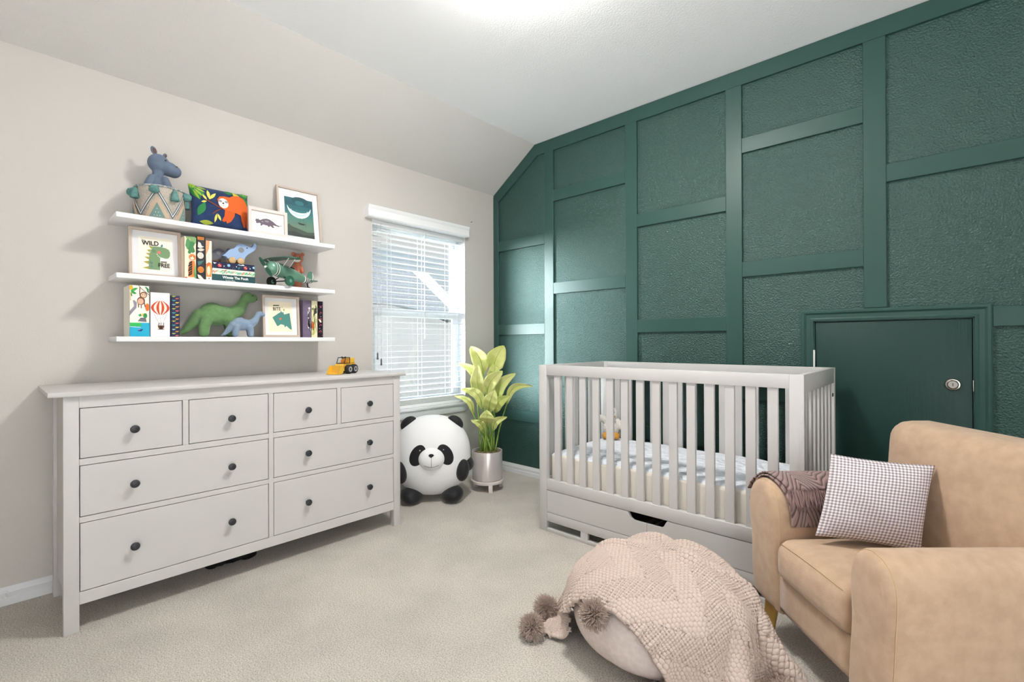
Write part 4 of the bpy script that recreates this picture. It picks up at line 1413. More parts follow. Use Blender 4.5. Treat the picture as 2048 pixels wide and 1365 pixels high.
# ---- sloth cushion
CWD, CHT, CTH = .300, .240, .095
sl_c = S('sloth_cushion', 'navy cushion with an orange sloth and leaves, on the top shelf', 'cushion', .115, -2.306, 1.7955 + .125, None, R(-14))
cu_ = cushion('cover', CWD, CHT, CTH, mat('navy_velvet', (.012, .028, .085), .8, .15, sheen=.2, var=(18, (.02, .045, .12))), sl_c, 34, .05, .0, 3)
def cmap(u, v, l):
    U, V = min(1, max(-1, 2 * u / CWD)), min(1, max(-1, 2 * v / CHT))
    q = CTH / 2 * (max(0, 1 - abs(U) ** 2.4) * max(0, 1 - abs(V) ** 2.4)) ** .55
    return (u * (1 - .05 * (1 - V * V) * U * U), -q - .0012 - l * .00012, v * (1 - .05 * (1 - U * U) * V * V))
# picture coordinates from the photo's zoom: 0..1 across, 0..1 down
N2 = NRM2(-.150, .150, -.120, .120)
W = lambda p: N2(p)
def lf(c, a, b, w): return (c, LEAF(*N2([a])[0], *N2([b])[0], w))
it = [lf('#2f7a3c', (.02, .0), (.14, .42), .022), lf('#3c8c48', (.0, .05), (.22, .30), .018), lf('#8fae3a', (.0, -.0), (.10, .10), .016), lf('#a9bd57', (.10, .06), (.26, .13), .006), lf('#a9bd57', (.09, .10), (.23, .22), .006),
      lf('#9fb44f', (.07, .13), (.18, .33), .006), lf('#8fae3a', (.05, .15), (.13, .42), .006),
      lf('#2f7d45', (.55, .07), (.70, .10), .018), lf('#b8b53e', (.70, .03), (.83, .30), .017), lf('#3f8a45', (.80, .04), (.99, .09), .018), lf('#2c7040', (.86, .08), (.98, .40), .018), lf('#7aa648', (.82, .03), (.99, .04), .010),
      lf('#2f7d45', (.09, .80), (.21, .48), .018), lf('#9aa83b', (.12, .93), (.34, .95), .011),
      ('#7a3a22', LINE(W([(.22, .40), (.30, .46), (.42, .55), (.52, .58)]), .0065)), ('#7a3a22', LINE(W([(.32, .74), (.38, .66), (.46, .59)]), .005)),
      lf('#d8cf62', (.24, .45), (.15, .47), .006), lf('#d8cf62', (.24, .42), (.18, .28), .006), lf('#d8cf62', (.28, .39), (.27, .14), .008), lf('#d8cf62', (.28, .40), (.40, .20), .008),
      lf('#d8cf62', (.385, .72), (.355, .93), .006), lf('#d8cf62', (.395, .72), (.455, .88), .006)]
SLO = '#c4541f'
it += [(SLO, W([(.52, .60), (.59, .58), (.60, .70), (.57, .84), (.50, .89), (.47, .86), (.51, .75)])), (SLO, W([(.60, .60), (.70, .58), (.68, .72), (.62, .86), (.56, .91), (.54, .88), (.59, .74)])),
       (SLO, W([(.79, .62), (.87, .60), (.88, .80), (.88, .92), (.85, .93), (.81, .80)])), (SLO, W([(.86, .55), (.97, .40), (.985, .62), (.97, .85), (.94, .95), (.90, .92), (.88, .72)])),
       ('#cf5f26', W([(.42, .46), (.41, .36), (.45, .28), (.53, .25), (.62, .25), (.70, .17), (.80, .14), (.90, .20), (.96, .34), (.98, .52), (.95, .63), (.80, .66), (.70, .63), (.60, .62), (.50, .60), (.44, .54)])),
       ('#f1ece6', W(E(.505, .44, .082, .125))), ('#8d8f93', W(E(.455, .40, .030, .032, .3))), ('#8d8f93', W(E(.555, .40, .030, .032, -.3))), ('#23201f', W(E(.500, .445, .017, .020))), ('#23201f', W(E(.503, .50, .010, .007)))]
art('sloth_picture', cu_, it, cmap, fine=.018, rough=.8)

# ---- basket with a hippo in it
BX, BYY, BZ = .118, -2.583, 1.7955
bs = S('pompom_basket', 'round woven zigzag basket with teal tassels on the top shelf', 'basket', BX, BYY, BZ)
RB = .106
M_BASK = mat('woven_cotton', (.58, .50, .41), .9, .1, bump=(220, 1.0, 2, .004), var=(150, (.42, .395, .36)))
MB().lathe([(.001, 0), (.098, 0), (.102, .005), (RB, .165), (.101, .168), (.096, .165), (.094, .012), (.001, .010)], (0, 0, 0), 56).build('basket_body', M_BASK, bs, 50)
def bmap(u, v, l):
    rr = .102 + (RB - .102) * v / .165 + .0014 + l * .0002
    return (rr * math.sin(u), -rr * math.cos(u), v)
it = []
NP = 5
per = 2 * math.pi / NP
for k in range(NP):
    u0 = k * per - .33
    zz = lambda off, w: LINE([(u0, .125 + off), (u0 + per / 2, .012 + off), (u0 + per, .125 + off)], w)
    def band(z0, th, col):
        it.append((col, [(u0, z0 + .132), (u0 + per / 2, z0 + .008), (u0 + per, z0 + .132), (u0 + per, z0 + .132 + th), (u0 + per / 2, z0 + .008 + th), (u0, z0 + .132 + th)]))
    # pale triangle pointing up, teal core with dots
    it.append(('#b9a58f', [(u0 - per * .42, .006), (u0, .112), (u0 + per * .42, .006)]))
    it.append(('#6f8c88', [(u0 - per * .26, .006), (u0, .080), (u0 + per * .26, .006)]))
    for (a, b) in ((0, .048), (-.055, .030), (.055, .030), (0, .014), (-.11, .014), (.11, .014)):
        it.append(('#d9cbb4', E(u0 + a, b, .017, .0026, n=8)))
    band(-.001, .006, '#3b4650'); band(.006, .009, '#c9d4d6'); band(.016, .005, '#3b4650')
art('zigzag_weave', bs, it, bmap, fine=.10, rough=.9)
tor = MB()
for (h, cc) in ((.163, 0),):
    tor.tube([(RB * math.sin(a), -RB * math.cos(a), h) for a in [2 * math.pi * k / 40 for k in range(41)]], .0055, 8, False)
tor.build('rim_cord', mat('rim_cord', (.62, .60, .55), .9, .1, bump=(300, 1, 2, .004), var=(90, (.20, .25, .28))), bs, 180)
M_TEAL = mat('teal_yarn', (.10, .225, .215), .95, .1, bump=(300, .8, 2, .003), var=(60, (.15, .30, .285)))
for i, u in enumerate((-1.25, -.42, .33, 1.05, 1.75, 2.6, 3.5, 4.4)):
    z = .140 - (.020 if i in (0, 2, 4) else .0)
    x, y = (RB + .012) * math.sin(u), -(RB + .012) * math.cos(u)
    if i in (0, 2, 4):
        mb = MB(); mb.lathe([(.004, .030), (.010, .026), (.014, .010), (.019, -.012), (.021, -.020), (.016, -.024), (.003, -.020)], (x, y, z), 14)
        mb.tube([(x, y, z + .026), (RB * math.sin(u), -RB * math.cos(u), .160)], .004, 6)
    else:
        mb = MB(); mb.ell((x, y, z), (.022, .022, .021), None, 3)
        rng = random.Random(i)
        for v in mb.bm.verts: v.co += (v.co - Vector((x, y, z))) * rng.uniform(-.10, .10)
    mb.build('tassel', M_TEAL, bs, 180)
hp = S('hippo_plush', 'blue grey knitted hippo plush peeking out of the basket', 'plush toy', BX, BYY, BZ + .0145, None, 0, 90)
M_HIP = mat('blue_grey_knit', (.135, .175, .245), .9, .1, bump=(260, .6, 2, .002), sheen=.1)
hb = blob('body', [((-.012, 0, .075), (.052, .048, .075)), ((-.012, 0, .150), (.046, .042, .075)), ((-.008, 0, .290), (.048, .044, .049)), ((.034, -.005, .270), (.042, .042, .037)), ((.056, -.007, .262), (.034, .040, .032))],
          [[((-.040, -.024, .205), .018), ((-.055, -.034, .165), .022), ((-.050, -.046, .125), .021)], [((.014, -.030, .205), .018), ((.022, -.042, .165), .022), ((.024, -.044, .130), .020)],
           [((-.012, 0, .22), .026), ((-.010, 0, .26), .026)]], M_HIP, hp, .0045, 5)
for x, y, z, rx_ in ((-.030, -.012, .348, -20), (.022, .012, .342, 18)):
    e = MB(); e.ell((x, y, z), (.013, .008, .022) if x < 0 else (.009, .008, .012), (0, R(rx_), 0), 3)
    e = e.build('ear', M_HIP, hp, 180)
    MB().ell((x + .002, y - .0058, z - .001), (.008, .004, .015) if x < 0 else (.005, .004, .008), (0, R(rx_), 0), 3).build('inner_ear', mat('brown_felt', (.14, .085, .075), .9), e, 180)
MB().ell((.014, -.041, .302), (.004, .003, .004), None, 2).build('eye', M_DKMET, hp, 180)
MB().ell((.062, -.043, .280), (.004, .003, .004), None, 2).build('nostril', M_DKMET, hp, 180)
MB().ell((.043, -.046, .140), (.022, .020, .020), None, 3).build('foot_pad', mat('rust_felt', (.23, .085, .055), .9, var=(50, (.30, .16, .12))), hp, 180)

# ---- books
def book(label, X, Y, z, w, h, d, cover, items=None, pages='#e9e2d2', group=None, rough=.45, txt=None):
    """upright book, spine towards the room; w along the shelf, d into it"""
    t = S('book', label, 'book', X, Y, z, group)
    cm = paint(cover, rough)
    mb = MB()
    b = .0025
    mb.box(-w / 2, -w / 2 + b, -d / 2, d / 2, 0, h, .0006, 1); mb.box(w / 2 - b, w / 2, -d / 2, d / 2, 0, h, .0006, 1)
    mb.box(-w / 2, w / 2, -d / 2, -d / 2 + b, 0, h, .0006, 1)
    mb.build('cover', cm, t, None)
    MB().box(-w / 2 + b + .0002, w / 2 - b - .0002, -d / 2 + b + .0002, d / 2 - .004, .003, h - .003).build('pages', paint(pages, .9), t, None)
    if items:
        art('spine_art', t, items, lambda u, v, l: (u * w - w / 2, -d / 2 - .0002 - l * .0001, v * h), rough=rough)
    return t
def flat_book(label, X, Y, z, w, h, d, cover, items=None, group=None, rough=.45):
    t = S('book', label, 'book', X, Y, z, group)
    b = .0022
    mb = MB(); mb.box(-w / 2, w / 2, -d / 2, d / 2, 0, b, .0006, 1); mb.box(-w / 2, w / 2, -d / 2, d / 2, h - b, h, .0006, 1); mb.box(-w / 2, w / 2, -d / 2, -d / 2 + b, 0, h, .0006, 1)
    mb.build('cover', paint(cover, rough), t, None)
    MB().box(-w / 2 + .003, w / 2 - .003, -d / 2 + b + .0002, d / 2 - .004, b + .0002, h - b - .0002).build('pages', paint('#e9e2d2', .9), t, None)
    pr = art('spine_art', t, items, lambda u, v, l: (u * w - w / 2, -d / 2 - .0002 - l * .0001, v * h), rough=rough) if items else None
    return t, pr
GB = 'storybooks on the shelves'
rng = random.Random(12)
# tiger jungle spine
it = [('#7da469', RECT(.15, .86, 1, 1)), ('#e2c7a4', E(.3, .93, .2, .03)), ('#3f7d4c', LEAF(.2, .72, .9, .86, .10)), ('#3f7d4c', LEAF(.9, .66, .35, .80, .10)), ('#4f8e58', LEAF(.1, .78, .5, .90, .12)),
      ('#3f7d4c', LEAF(.3, .62, .7, .74, .08)), ('#d9803f', E(.68, .52, .30, .075)), ('#f1e0c5', E(.66, .50, .16, .04)), ('#231d1a', E(.58, .53, .05, .010)), ('#231d1a', E(.80, .53, .05, .010)),
      ('#d9803f', [(.35, .05), (.9, .05), (.95, .30), (.85, .44), (.45, .42), (.32, .24)])]
for k in range(6): it.append(('#2a211d', LINE([(.34 + .05 * (k % 2), .08 + k * .055), (.62, .13 + k * .055), (.66, .17 + k * .05)], .045)))
it += [('#4f8e58', LEAF(1.0, .02, .8, .24, .10)), ('#7da469', LEAF(.98, .12, .85, .34, .08)), ('#c7514d', RECT(.05, .0, .25, .04))]
book('pale storybook with a tiger and leaves, first of three on the middle shelf', .122, -2.4715, 1.5075, .055, .221, .150, '#efdcc4', it, group=GB)
it = [('#cf7f33', RECT(.12, .93, .86, 1)), ('#efe3d3', [(.15, .76), (.2, .88), (.45, .86), (.62, .79), (.85, .78), (.6, .75), (.3, .74)]), ('#c9c6b6', LEAF(.08, .69, .92, .71, .035)), ('#e8e0d2', E(.45, .565, .36, .075)),
      ('#3e6f6c', [(.1, .42), (.85, .46), (.5, .36), (.2, .33)]), ('#cf7f33', E(.48, .235, .36, .075)), ('#efe3d3', [(.1, .12), (.2, .04), (.6, .0), (.9, .0), (.45, .10)])]
for k in range(16): it.append(('#5a534c', E(.25 + (k % 4) * .13, .525 + (k // 4) * .026, .035, .006, n=8)))
for k in range(12): it.append(('#7d4417', E(.25 + (k % 4) * .15, .20 + (k // 4) * .03, .035, .006, n=8)))
for k in range(6): it.append(('#7d4417', E(.22 + k * .11, .965, .03, .012, n=8)))
book('dark storybook with a bird and dotted shapes, second of three on the middle shelf', .122, -2.4228, 1.5075, .0405, .228, .150, '#2d2c31', it, group=GB)
it = [('#e49c73', [(0, .62), (.5, .80), (.62, 1), (0, 1)]), ('#d8dcc9', E(.5, .60, .25, .08)), ('#dd8c46', [(.1, .05), (.85, .05), (.95, .40), (.7, .44), (.1, .35)]), ('#f2d8b8', E(.45, .25, .25, .12)), ('#c96c32', [(.0, .40), (.5, .46), (.9, .43), (.2, .33)]), ('#efe8dd', RECT(.1, .0, .9, .09)), ('#2a211d', E(.5, .05, .10, .012))]
book('cream storybook with an orange fox, third of three on the middle shelf', .122, -2.3855, 1.5075, .0300, .213, .150, '#f3e7d4', it, group=GB)
# lying stack
tb, pr = flat_book('dark teal book with its title in white, bottom of the lying stack', .110, -2.2605, 1.5075, .216, .0385, .165, '#20484c', [('#20484c', RECT(.02, .05, .98, .95))], GB)
LETW = paint('#f3f3ef')
text('title', 'Winnie The Pooh', .0205, LETW, pr, Matrix.Translation((.006, -.0831, .0245)) @ FRONT, offset=.0004, sx=.88)
text('author', 'by A.A. Milne', .0085, LETW, pr, Matrix.Translation((-.020, -.0831, .0085)) @ FRONT)
it = []
for k in range(26):
    x = (k + .5) / 26
    it.append((rng.choice(['#8fbf8e', '#a9cfa6', '#6fae86', '#c98f76', '#7fb5ab', '#b7d6b4']), LEAF(x - .03, rng.uniform(.1, .4), x + .03, rng.uniform(.5, .95), rng.uniform(.04, .10) * .35)))
it += [('#c06a52', LEAF(.22, .55, .34, .85, .03)), ('#5d9a6c', LEAF(.80, .30, .93, .60, .03))]
flat_book('pale green leafy book, middle of the lying stack', .108, -2.2605, 1.5465, .213, .0325, .160, '#e6efdc', it, GB)
it = []
for (x, y, r, cc) in ((.17, .45, .045, '#c9342f'), (.38, .58, .035, '#86b9d6'), (.78, .42, .042, '#c9342f'), (.98, .60, .03, '#86b9d6'), (.27, .40, .012, '#f1efe6'), (.56, .50, .012, '#f1efe6'), (.89, .40, .014, '#f1efe6'), (.62, .30, .03, '#1f6b6b')):
    it.append((cc, E(x, y, r, r * 6.0)))
it += [('#f1efe6', LINE([(.14, .62), (.20, .30)], .012)), ('#f1efe6', LINE([(.75, .60), (.81, .28)], .012)), ('#e9d9df', [(.02, .85), (.05, .60), (.10, .80)]), ('#d7e4ea', [(.62, .72), (.72, .95), (.76, .75)]), ('#86b9d6', [(.58, .75), (.62, .95), (.66, .8)])]
for k in range(18): it.append(('#d8d8de', E(rng.uniform(.02, .98), rng.uniform(.1, .9), .004, .03, n=6)))
flat_book('navy space-pattern book, top of the lying stack', .106, -2.2605, 1.5795, .214, .0365, .158, '#131a3d', it, GB)

# lowest shelf, left
it = [('#e8b43a', E(.08, .95, .10, .045)), ('#49a84f', LEAF(.03, .88, .42, .95, .030)), ('#3c9a48', LEAF(.06, .87, .36, .84, .026)), ('#2f8a3f', LEAF(.05, .86, .14, .78, .03)), ('#e0b070', RECT(.03, .70, .07, .86)),
      ('#6d4a35', LINE([(.45, 1.0), (.60, .94), (1.0, .82)], .014)), ('#7a5138', LINE([(.52, .97), (.50, .86), (.55, .76)], .05)), ('#7a5138', E(.70, .82, .18, .062)), ('#e2bfa0', E(.70, .815, .14, .045)), ('#4a3326', E(.65, .825, .018, .008)), ('#4a3326', E(.77, .825, .018, .008)),
      ('#7a5138', E(.57, .70, .20, .080)), ('#d9ac93', E(.55, .69, .15, .060)), ('#7a5138', LINE([(.45, .64), (.44, .57)], .045)), ('#7a5138', LINE([(.58, .63), (.58, .555)], .045)), ('#7a5138', LINE([(.72, .70), (.78, .585)], .045)),
      ('#8f8a98', [(.0, .40), (.08, .44), (.34, .56), (.36, .66), (.24, .71), (.16, .70), (.24, .60), (.0, .49)]), ('#e2702a', E(.89, .58, .10, .075)), ('#2f8f50', [(.42, .42), (.55, .45), (.60, .41), (.50, .39)]), ('#e9c63c', RECT(.62, .40, .74, .455)), ('#2f8f50', E(.78, .41, .10, .05)),
      ('#6f6a72', [(.40, .30), (.55, .37), (.80, .37), (.85, .29)]), ('#2f8f50', LEAF(.76, .98, .99, .92, .02)), ('#267a44', LEAF(.85, .94, .97, .87, .03)),
      ('#22a7c9', RECT(.0, .0, 1, .27)), ('#2fb45a', [(.0, .20), (.60, .20), (.55, .27), (.0, .27)]), ('#f4f6f2', LINE([(.0, .195), (.55, .18)], .008)), ('#2a3b78', [(.38, .11), (.50, .14), (.68, .15), (.58, .10)]), ('#b76aa0', [(.42, .13), (.55, .15), (.5, .12)])]
book('tall jungle storybook with a monkey and toucan at the left of the lowest shelf', .125, -2.6845, 1.2045, .0785, .250, .150, '#f4f1e4', it, group=GB)
bal = []
for k in range(7):
    a0, a1 = -1 + 2 * k / 7, -1 + 2 * (k + 1) / 7
    top = [(.5 + .46 * (a0 + (a1 - a0) * j / 8) * math.cos(t_) if False else 0, 0) for j in range(1) for t_ in (0,)]
    L_ = [(.5 + .47 * a0 * math.sin(math.pi * s / 14) ** .9, .47 + .37 * s / 14) for s in range(15)]
    R_ = [(.5 + .47 * a1 * math.sin(math.pi * s / 14) ** .9, .47 + .37 * s / 14) for s in range(14, -1, -1)]
    bal.append(('#c9482b' if k % 2 == 0 else '#f0e2d0', L_[1:-1] + R_[1:-1]))
bal += [('#b9a892', LINE([(.15, .55), (.42, .30)], .012)), ('#b9a892', LINE([(.86, .55), (.62, .30)], .012)), ('#b9a892', LINE([(.5, .47), (.52, .32)], .010)), ('#5b3a28', RECT(.37, .16, .70, .255)), ('#e9d9c2', [(.36, .17), (.36, .24), (.44, .17)]), ('#e9d9c2', [(.71, .17), (.71, .24), (.62, .17)]), ('#33261f', RECT(.48, .17, .58, .24)), ('#5b3a28', LINE([(.40, .26), (.45, .31)], .03)), ('#5b3a28', LINE([(.52, .26), (.54, .32)], .03)), ('#5b3a28', LINE([(.64, .26), (.68, .31)], .03))]
book('white storybook with a red striped hot-air balloon, second at the left of the lowest shelf', .125, -2.6010, 1.2045, .0810, .221, .150, '#eeedf0', bal, group=GB)
it = []
for k in range(20):
    y = (k + .5) / 20
    cc = ['#c95f5b', '#a8b24c', '#cf8a3d', '#8fb3b5', '#d9c53f', '#3f9a93'][k % 6]
    x = .30 if k % 2 else .68
    it.append((cc, [(x - .25, y), (x - .05, y + .018), (x + .12, y + .012), (x + .25, y + .024), (x + .18, y - .002), (x + .05, y - .010), (x - .02, y - .020), (x - .08, y - .006)]))
book('narrow navy book with tiny bright dinosaurs, third at the left of the lowest shelf', .125, -2.5375, 1.2045, .0380, .211, .150, '#262b4a', it, group=GB)
# lowest shelf, right
t = book('plum book with a white script title, beside the BITE picture', .085, -1.8350, 1.2045, .0560, .233, .130, '#6d6076', [('#6d6076', RECT(.05, .02, .95, .98))], group=GB)
sq = [(.72 + .12 * math.sin(k * 1.9) + .05 * math.sin(k * .7), .20 + k * .016) for k in range(38)]
art('script_title', t, [('#ece8ee', LINE(sq, .055)), ('#ece8ee', LINE([(.66 + .08 * math.cos(k * 2.3), .26 + k * .018) for k in range(26)], .035))], lambda u, v, l: (u * .056 - .028, -.0655 - l * .0001, v * .233))
it = []
for k in range(26): it.append((rng.choice(['#c9c07c', '#6f7f4c', '#8a7f4a', '#e9e2c3', '#55603f', '#d9cf95']), LEAF(rng.uniform(0, 1), rng.uniform(0, .95), rng.uniform(0, 1), rng.uniform(.05, 1), .05)))
it = [(c_, [(min(1, max(0, u)), min(1, max(0, v))) for u, v in p]) for c_, p in it if 1] + [('#b05a30', E(.22, .33, .22, .10)), ('#3c3a3a', [(.3, .6), (.9, .68), (.8, .82), (.5, .8)])]
book('cream and olive storybook with branches, between two dark books on the lowest shelf', .083, -1.7855, 1.2045, .0400, .232, .128, '#e6dfb8', it, group=GB)
it = [('#f1e2c4', LEAF(.15, .50, .75, .43, .045))]
for k in range(26): it.append((rng.choice(['#b9485f', '#e6dfe6', '#7d5d93', '#c96a6a', '#93a3c9']), E(rng.uniform(.1, .9), rng.uniform(.03, .97), rng.uniform(.03, .08), rng.uniform(.006, .014), n=8)))
for k in range(5): it.append(('#8a3f57', LINE([(.2 + .05 * k, .15 + .17 * k), (.5, .19 + .17 * k), (.75, .16 + .17 * k)], .04)))
book('black speckled storybook, last at the right end of the lowest shelf', .083, -1.7465, 1.2045, .0350, .232, .128, '#15121c', it, group=GB)

# ---- wooden elephants on the stack
def silhouette(name, poly, th, m, parent, y0=0.0):
    mb = MB(); mb.prism([(a, y0 - th / 2, b) for a, b in poly], th, (0, 1, 0))
    es = [e for e in mb.bm.edges if abs(e.verts[0].co.y - e.verts[1].co.y) < 1e-6]
    bmesh.ops.bevel(mb.bm, geom=es, offset=.0022, segments=2, affect='EDGES')
    return mb.build(name, m, parent, 40)
def sm2(pts, n): return [tuple(p) for p in spline(pts + [pts[0]], n)[:-1]]
ELE = [(-.078, .036), (-.062, .052), (-.045, .072), (-.022, .080), (-.012, .098), (.004, .108), (.028, .108), (.044, .100), (.052, .095), (.060, .097), (.066, .106), (.068, .116), (.075, .121), (.082, .115), (.082, .101), (.075, .086), (.061, .073), (.046, .062), (.034, .050), (.024, .034), (.020, .022), (-.048, .022), (-.058, .034)]
def elephant(label, X, Y, z, col, sc, wheel, rz=90, ear='#8f8a78'):
    t = S('toy_elephant', label, 'toy', X, Y, z, 'wooden toy elephants', 0, rz)
    silhouette('body', [(a * sc, b * sc) for a, b in sm2(ELE, 70)], .026 * sc, col, t)
    rg = MB().lathe([(.0085 * sc, -.0015), (.0135 * sc, -.0015), (.0135 * sc, .0015), (.0085 * sc, .0015)], (.008 * sc, -.0135 * sc, .076 * sc), 20, 'y').build('ear_ring', mat('grey_ear', (.20, .21, .22), .5), t, 40)
    MB().lathe([(.001, -.001), (.0085 * sc, -.001), (.0085 * sc, .0008), (.001, .0008)], (.008 * sc, -.0138 * sc, .076 * sc), 16, 'y').build('ear', paint(ear), rg, 40)
    MB().ell((.036 * sc, -.0135 * sc, .090 * sc), (.0035 * sc, .0012, .0035 * sc), None, 2).build('eye', M_DKMET, t, 180)
    for x in (-.036, .004):
        for y in (-.0195, .0195):
            MB().lathe([(.001, -.006 * sc), (.015 * sc, -.006 * sc), (.0168 * sc, -.004 * sc), (.0168 * sc, .004 * sc), (.015 * sc, .006 * sc), (.001, .006 * sc)], (x * sc, y * sc, .0168 * sc), 24, 'y').build('wheel', wheel, t, 50)
    return t
M_WHL = mat('beech_wheel', (.62, .42, .22), .5, .35, var=(40, (.55, .35, .17)))
elephant('light blue wooden toy elephant on wheels on top of the lying books', .140, -2.222, 1.6165, mat('sky_blue_lacquer', (.30, .43, .66), .35, .4), 1.10, M_WHL)
elephant('small dark grey wooden toy elephant behind the light blue one', .085, -2.318, 1.6165, mat('slate_lacquer', (.12, .125, .155), .4, .4), .80, mat('brown_wheel', (.16, .09, .05), .5), 90, '#a7a6aa')

# ---- toy biplane
M_PG = mat('green_tin', (.125, .27, .185), .32, .5, metal=.25, var=(12, (.16, .33, .235)))
M_PD = mat('dark_green_tin', (.035, .125, .080), .35, .5, metal=.2)
M_PK = mat('black_rubber', (.010, .012, .011), .5, .4)
M_PW2 = mat('white_enamel', (.74, .75, .72), .4, .4)
ap = thing('toy_plane', 'green tin toy plane with stripes on the middle shelf', 'toy', (.156, -1.945, 1.5075), R(-66), None)
prof = [(-.190, .007, .058), (-.180, .013, .059), (-.135, .021, .064), (-.075, .030, .074), (-.015, .037, .084), (.045, .041, .092), (.105, .0425, .098), (.142, .040, .100), (.160, .033, .101), (.170, .019, .101), (.172, .004, .101)]
def fus(x0, x1, grow, name, m, par):
    xs = np.linspace(x0, x1, 24)
    rr = np.interp(xs, [p[0] for p in prof], [p[1] for p in prof]) + grow
    zz = np.interp(xs, [p[0] for p in prof], [p[2] for p in prof])
    n = 32
    S_ = np.zeros((len(xs), n, 3))
    for i in range(len(xs)):
        for k in range(n):
            t_ = 2 * math.pi * k / n
            S_[i, k] = (xs[i], rr[i] * .90 * math.cos(t_), zz[i] + rr[i] * math.sin(t_))
    bm = bmesh.new(); me = grid_mesh(S_, closed_v=True); bm.from_mesh(me); bm.verts.ensure_lookup_table()
    bm.faces.new([bm.verts[k] for k in range(n)]); bm.faces.new([bm.verts[(len(xs) - 1) * n + k] for k in range(n)])
    bmesh.ops.recalc_face_normals(bm, faces=bm.faces[:]); me = bpy.data.meshes.new(name); bm.to_mesh(me); bm.free()
    return link_mesh(name, me, m, par, 50)
fz = fus(-.190, .172, 0, 'fuselage', M_PG, ap)
fus(.124, .128, .0008, 'nose_ring', M_PW2, fz); fus(.1175, .1205, .0008, 'nose_ring', M_PK, fz); fus(.110, .114, .0008, 'nose_ring', M_PW2, fz)
fus(-.168, -.108, .0006, 'tail_band', M_PW2, fz)
for x in (-.160, -.144, -.128): fus(x, x + .008, .0012, 'tail_stripe', M_PK, fz)
MB().ell((.000, 0, .117), (.040, .022, .012), None, 3).build('cockpit', M_PK, fz, 180)
n = 25
Wg = np.zeros((n, 18, 3))
for i in range(n):
    s_ = -1 + 2 * i / (n - 1)
    ch_ = .092 * (1 - abs(s_) ** 4 * .55)
    for k in range(18):
        t_ = 2 * math.pi * k / 18
        Wg[i, k] = (.062 + ch_ / 2 * math.cos(t_), s_ * .132, .163 + .004 * math.sin(t_) + .008 * (1 - math.cos(t_) ** 2) - .012 * s_ * s_ + .004)
bm = bmesh.new(); me = grid_mesh(Wg, closed_v=True); bm.from_mesh(me); bm.verts.ensure_lookup_table()
bm.faces.new([bm.verts[k] for k in range(18)]); bm.faces.new([bm.verts[(n - 1) * 18 + k] for k in range(18)])
bmesh.ops.recalc_face_normals(bm, faces=bm.faces[:]); me = bpy.data.meshes.new('wing'); bm.to_mesh(me); bm.free()
link_mesh('wing', me, M_PD, ap, 50)
for x, y in ((.088, .080), (.040, .080), (.088, -.080), (.040, -.080)):
    MB().tube([(x - .010, y * .36, .118), (x, y, .162)], .0026, 8).build('strut', M_PW2, ap)
pr = MB()
for sg in (-1, 1):
    dirv = Vector((0, -.62 * sg, .78 * sg))
    A = []
    pv = Vector((0, dirv.z, -dirv.y))
    cs_ = [(0, .005), (.016, .009), (.038, .0115), (.062, .009), (.074, .003)]
    for L_, w_ in cs_: A.append(Vector((.178, 0, .101)) + dirv * L_ + pv * w_)
    for L_, w_ in cs_[::-1]: A.append(Vector((.178, 0, .101)) + dirv * L_ - pv * w_)
    pr.prism(A, .003, (1, 0, 0))
pr = pr.build('propeller', M_PD, ap, 40)
MB().ell((.180, 0, .101), (.010, .007, .007), None, 3).build('spinner', M_PW2, pr, 180)
MB().tube([(.070, -.066, .031), (.070, .066, .031)], .0035, 8).build('axle', M_PK, ap)
for y in (-.068, .068):
    wl = MB().lathe([(.016, -.009), (.029, -.009), (.031, -.005), (.031, .005), (.029, .009), (.016, .009)], (.070, y, .031), 28, 'y').build('wheel', M_PK if y < 0 else M_PD, ap, 50)
    MB().lathe([(.001, -.0105), (.008, -.010), (.0165, -.007), (.0165, .007), (.008, .010), (.001, .0105)], (.070, y, .031), 24, 'y').build('hub', M_PG, wl, 50)
for y in (-.03, .03):
    MB().tube([(.060, y * .6, .058), (.070, y * 2.0, .031)], .003, 8).build('wheel_leg', M_PK, ap)
fn = [(-.150, .076), (-.156, .104), (-.166, .118), (-.182, .124), (-.200, .114), (-.206, .090), (-.200, .058), (-.172, .056)]
silh = MB(); silh.prism([(a, -.002, b) for a, b in sm2(fn, 36)], .004, (0, 1, 0)); fn_o = silh.build('tail_fin', M_PG, ap, 40)
silh = MB(); silh.prism([(a, -.0026, b) for a, b in [(-.196, .062), (-.2055, .090), (-.1995, .112), (-.192, .116), (-.196, .090), (-.189, .062)]], .0052, (0, 1, 0)); silh.build('rudder_edge', M_PW2, fn_o, 40)
silh = MB(); silh.prism([(-.164, -.040, .058), (-.190, -.044, .058), (-.206, -.020, .058), (-.206, .020, .058), (-.190, .050, .058), (-.164, .046, .058), (-.150, 0, .058)], .004, (0, 0, 1)); silh.build('tail_plane', M_PD, ap, 40)
sk = MB(); sk.tube([(-.150, 0, .045), (-.158, 0, .016), (-.163, 0, .011)], .0045, 8); sk.lathe([(.001, -.005), (.011, -.005), (.011, .005), (.001, .005)], (-.163, 0, .011), 16, 'y'); sk.build('tail_wheel', M_PK, ap, 50)

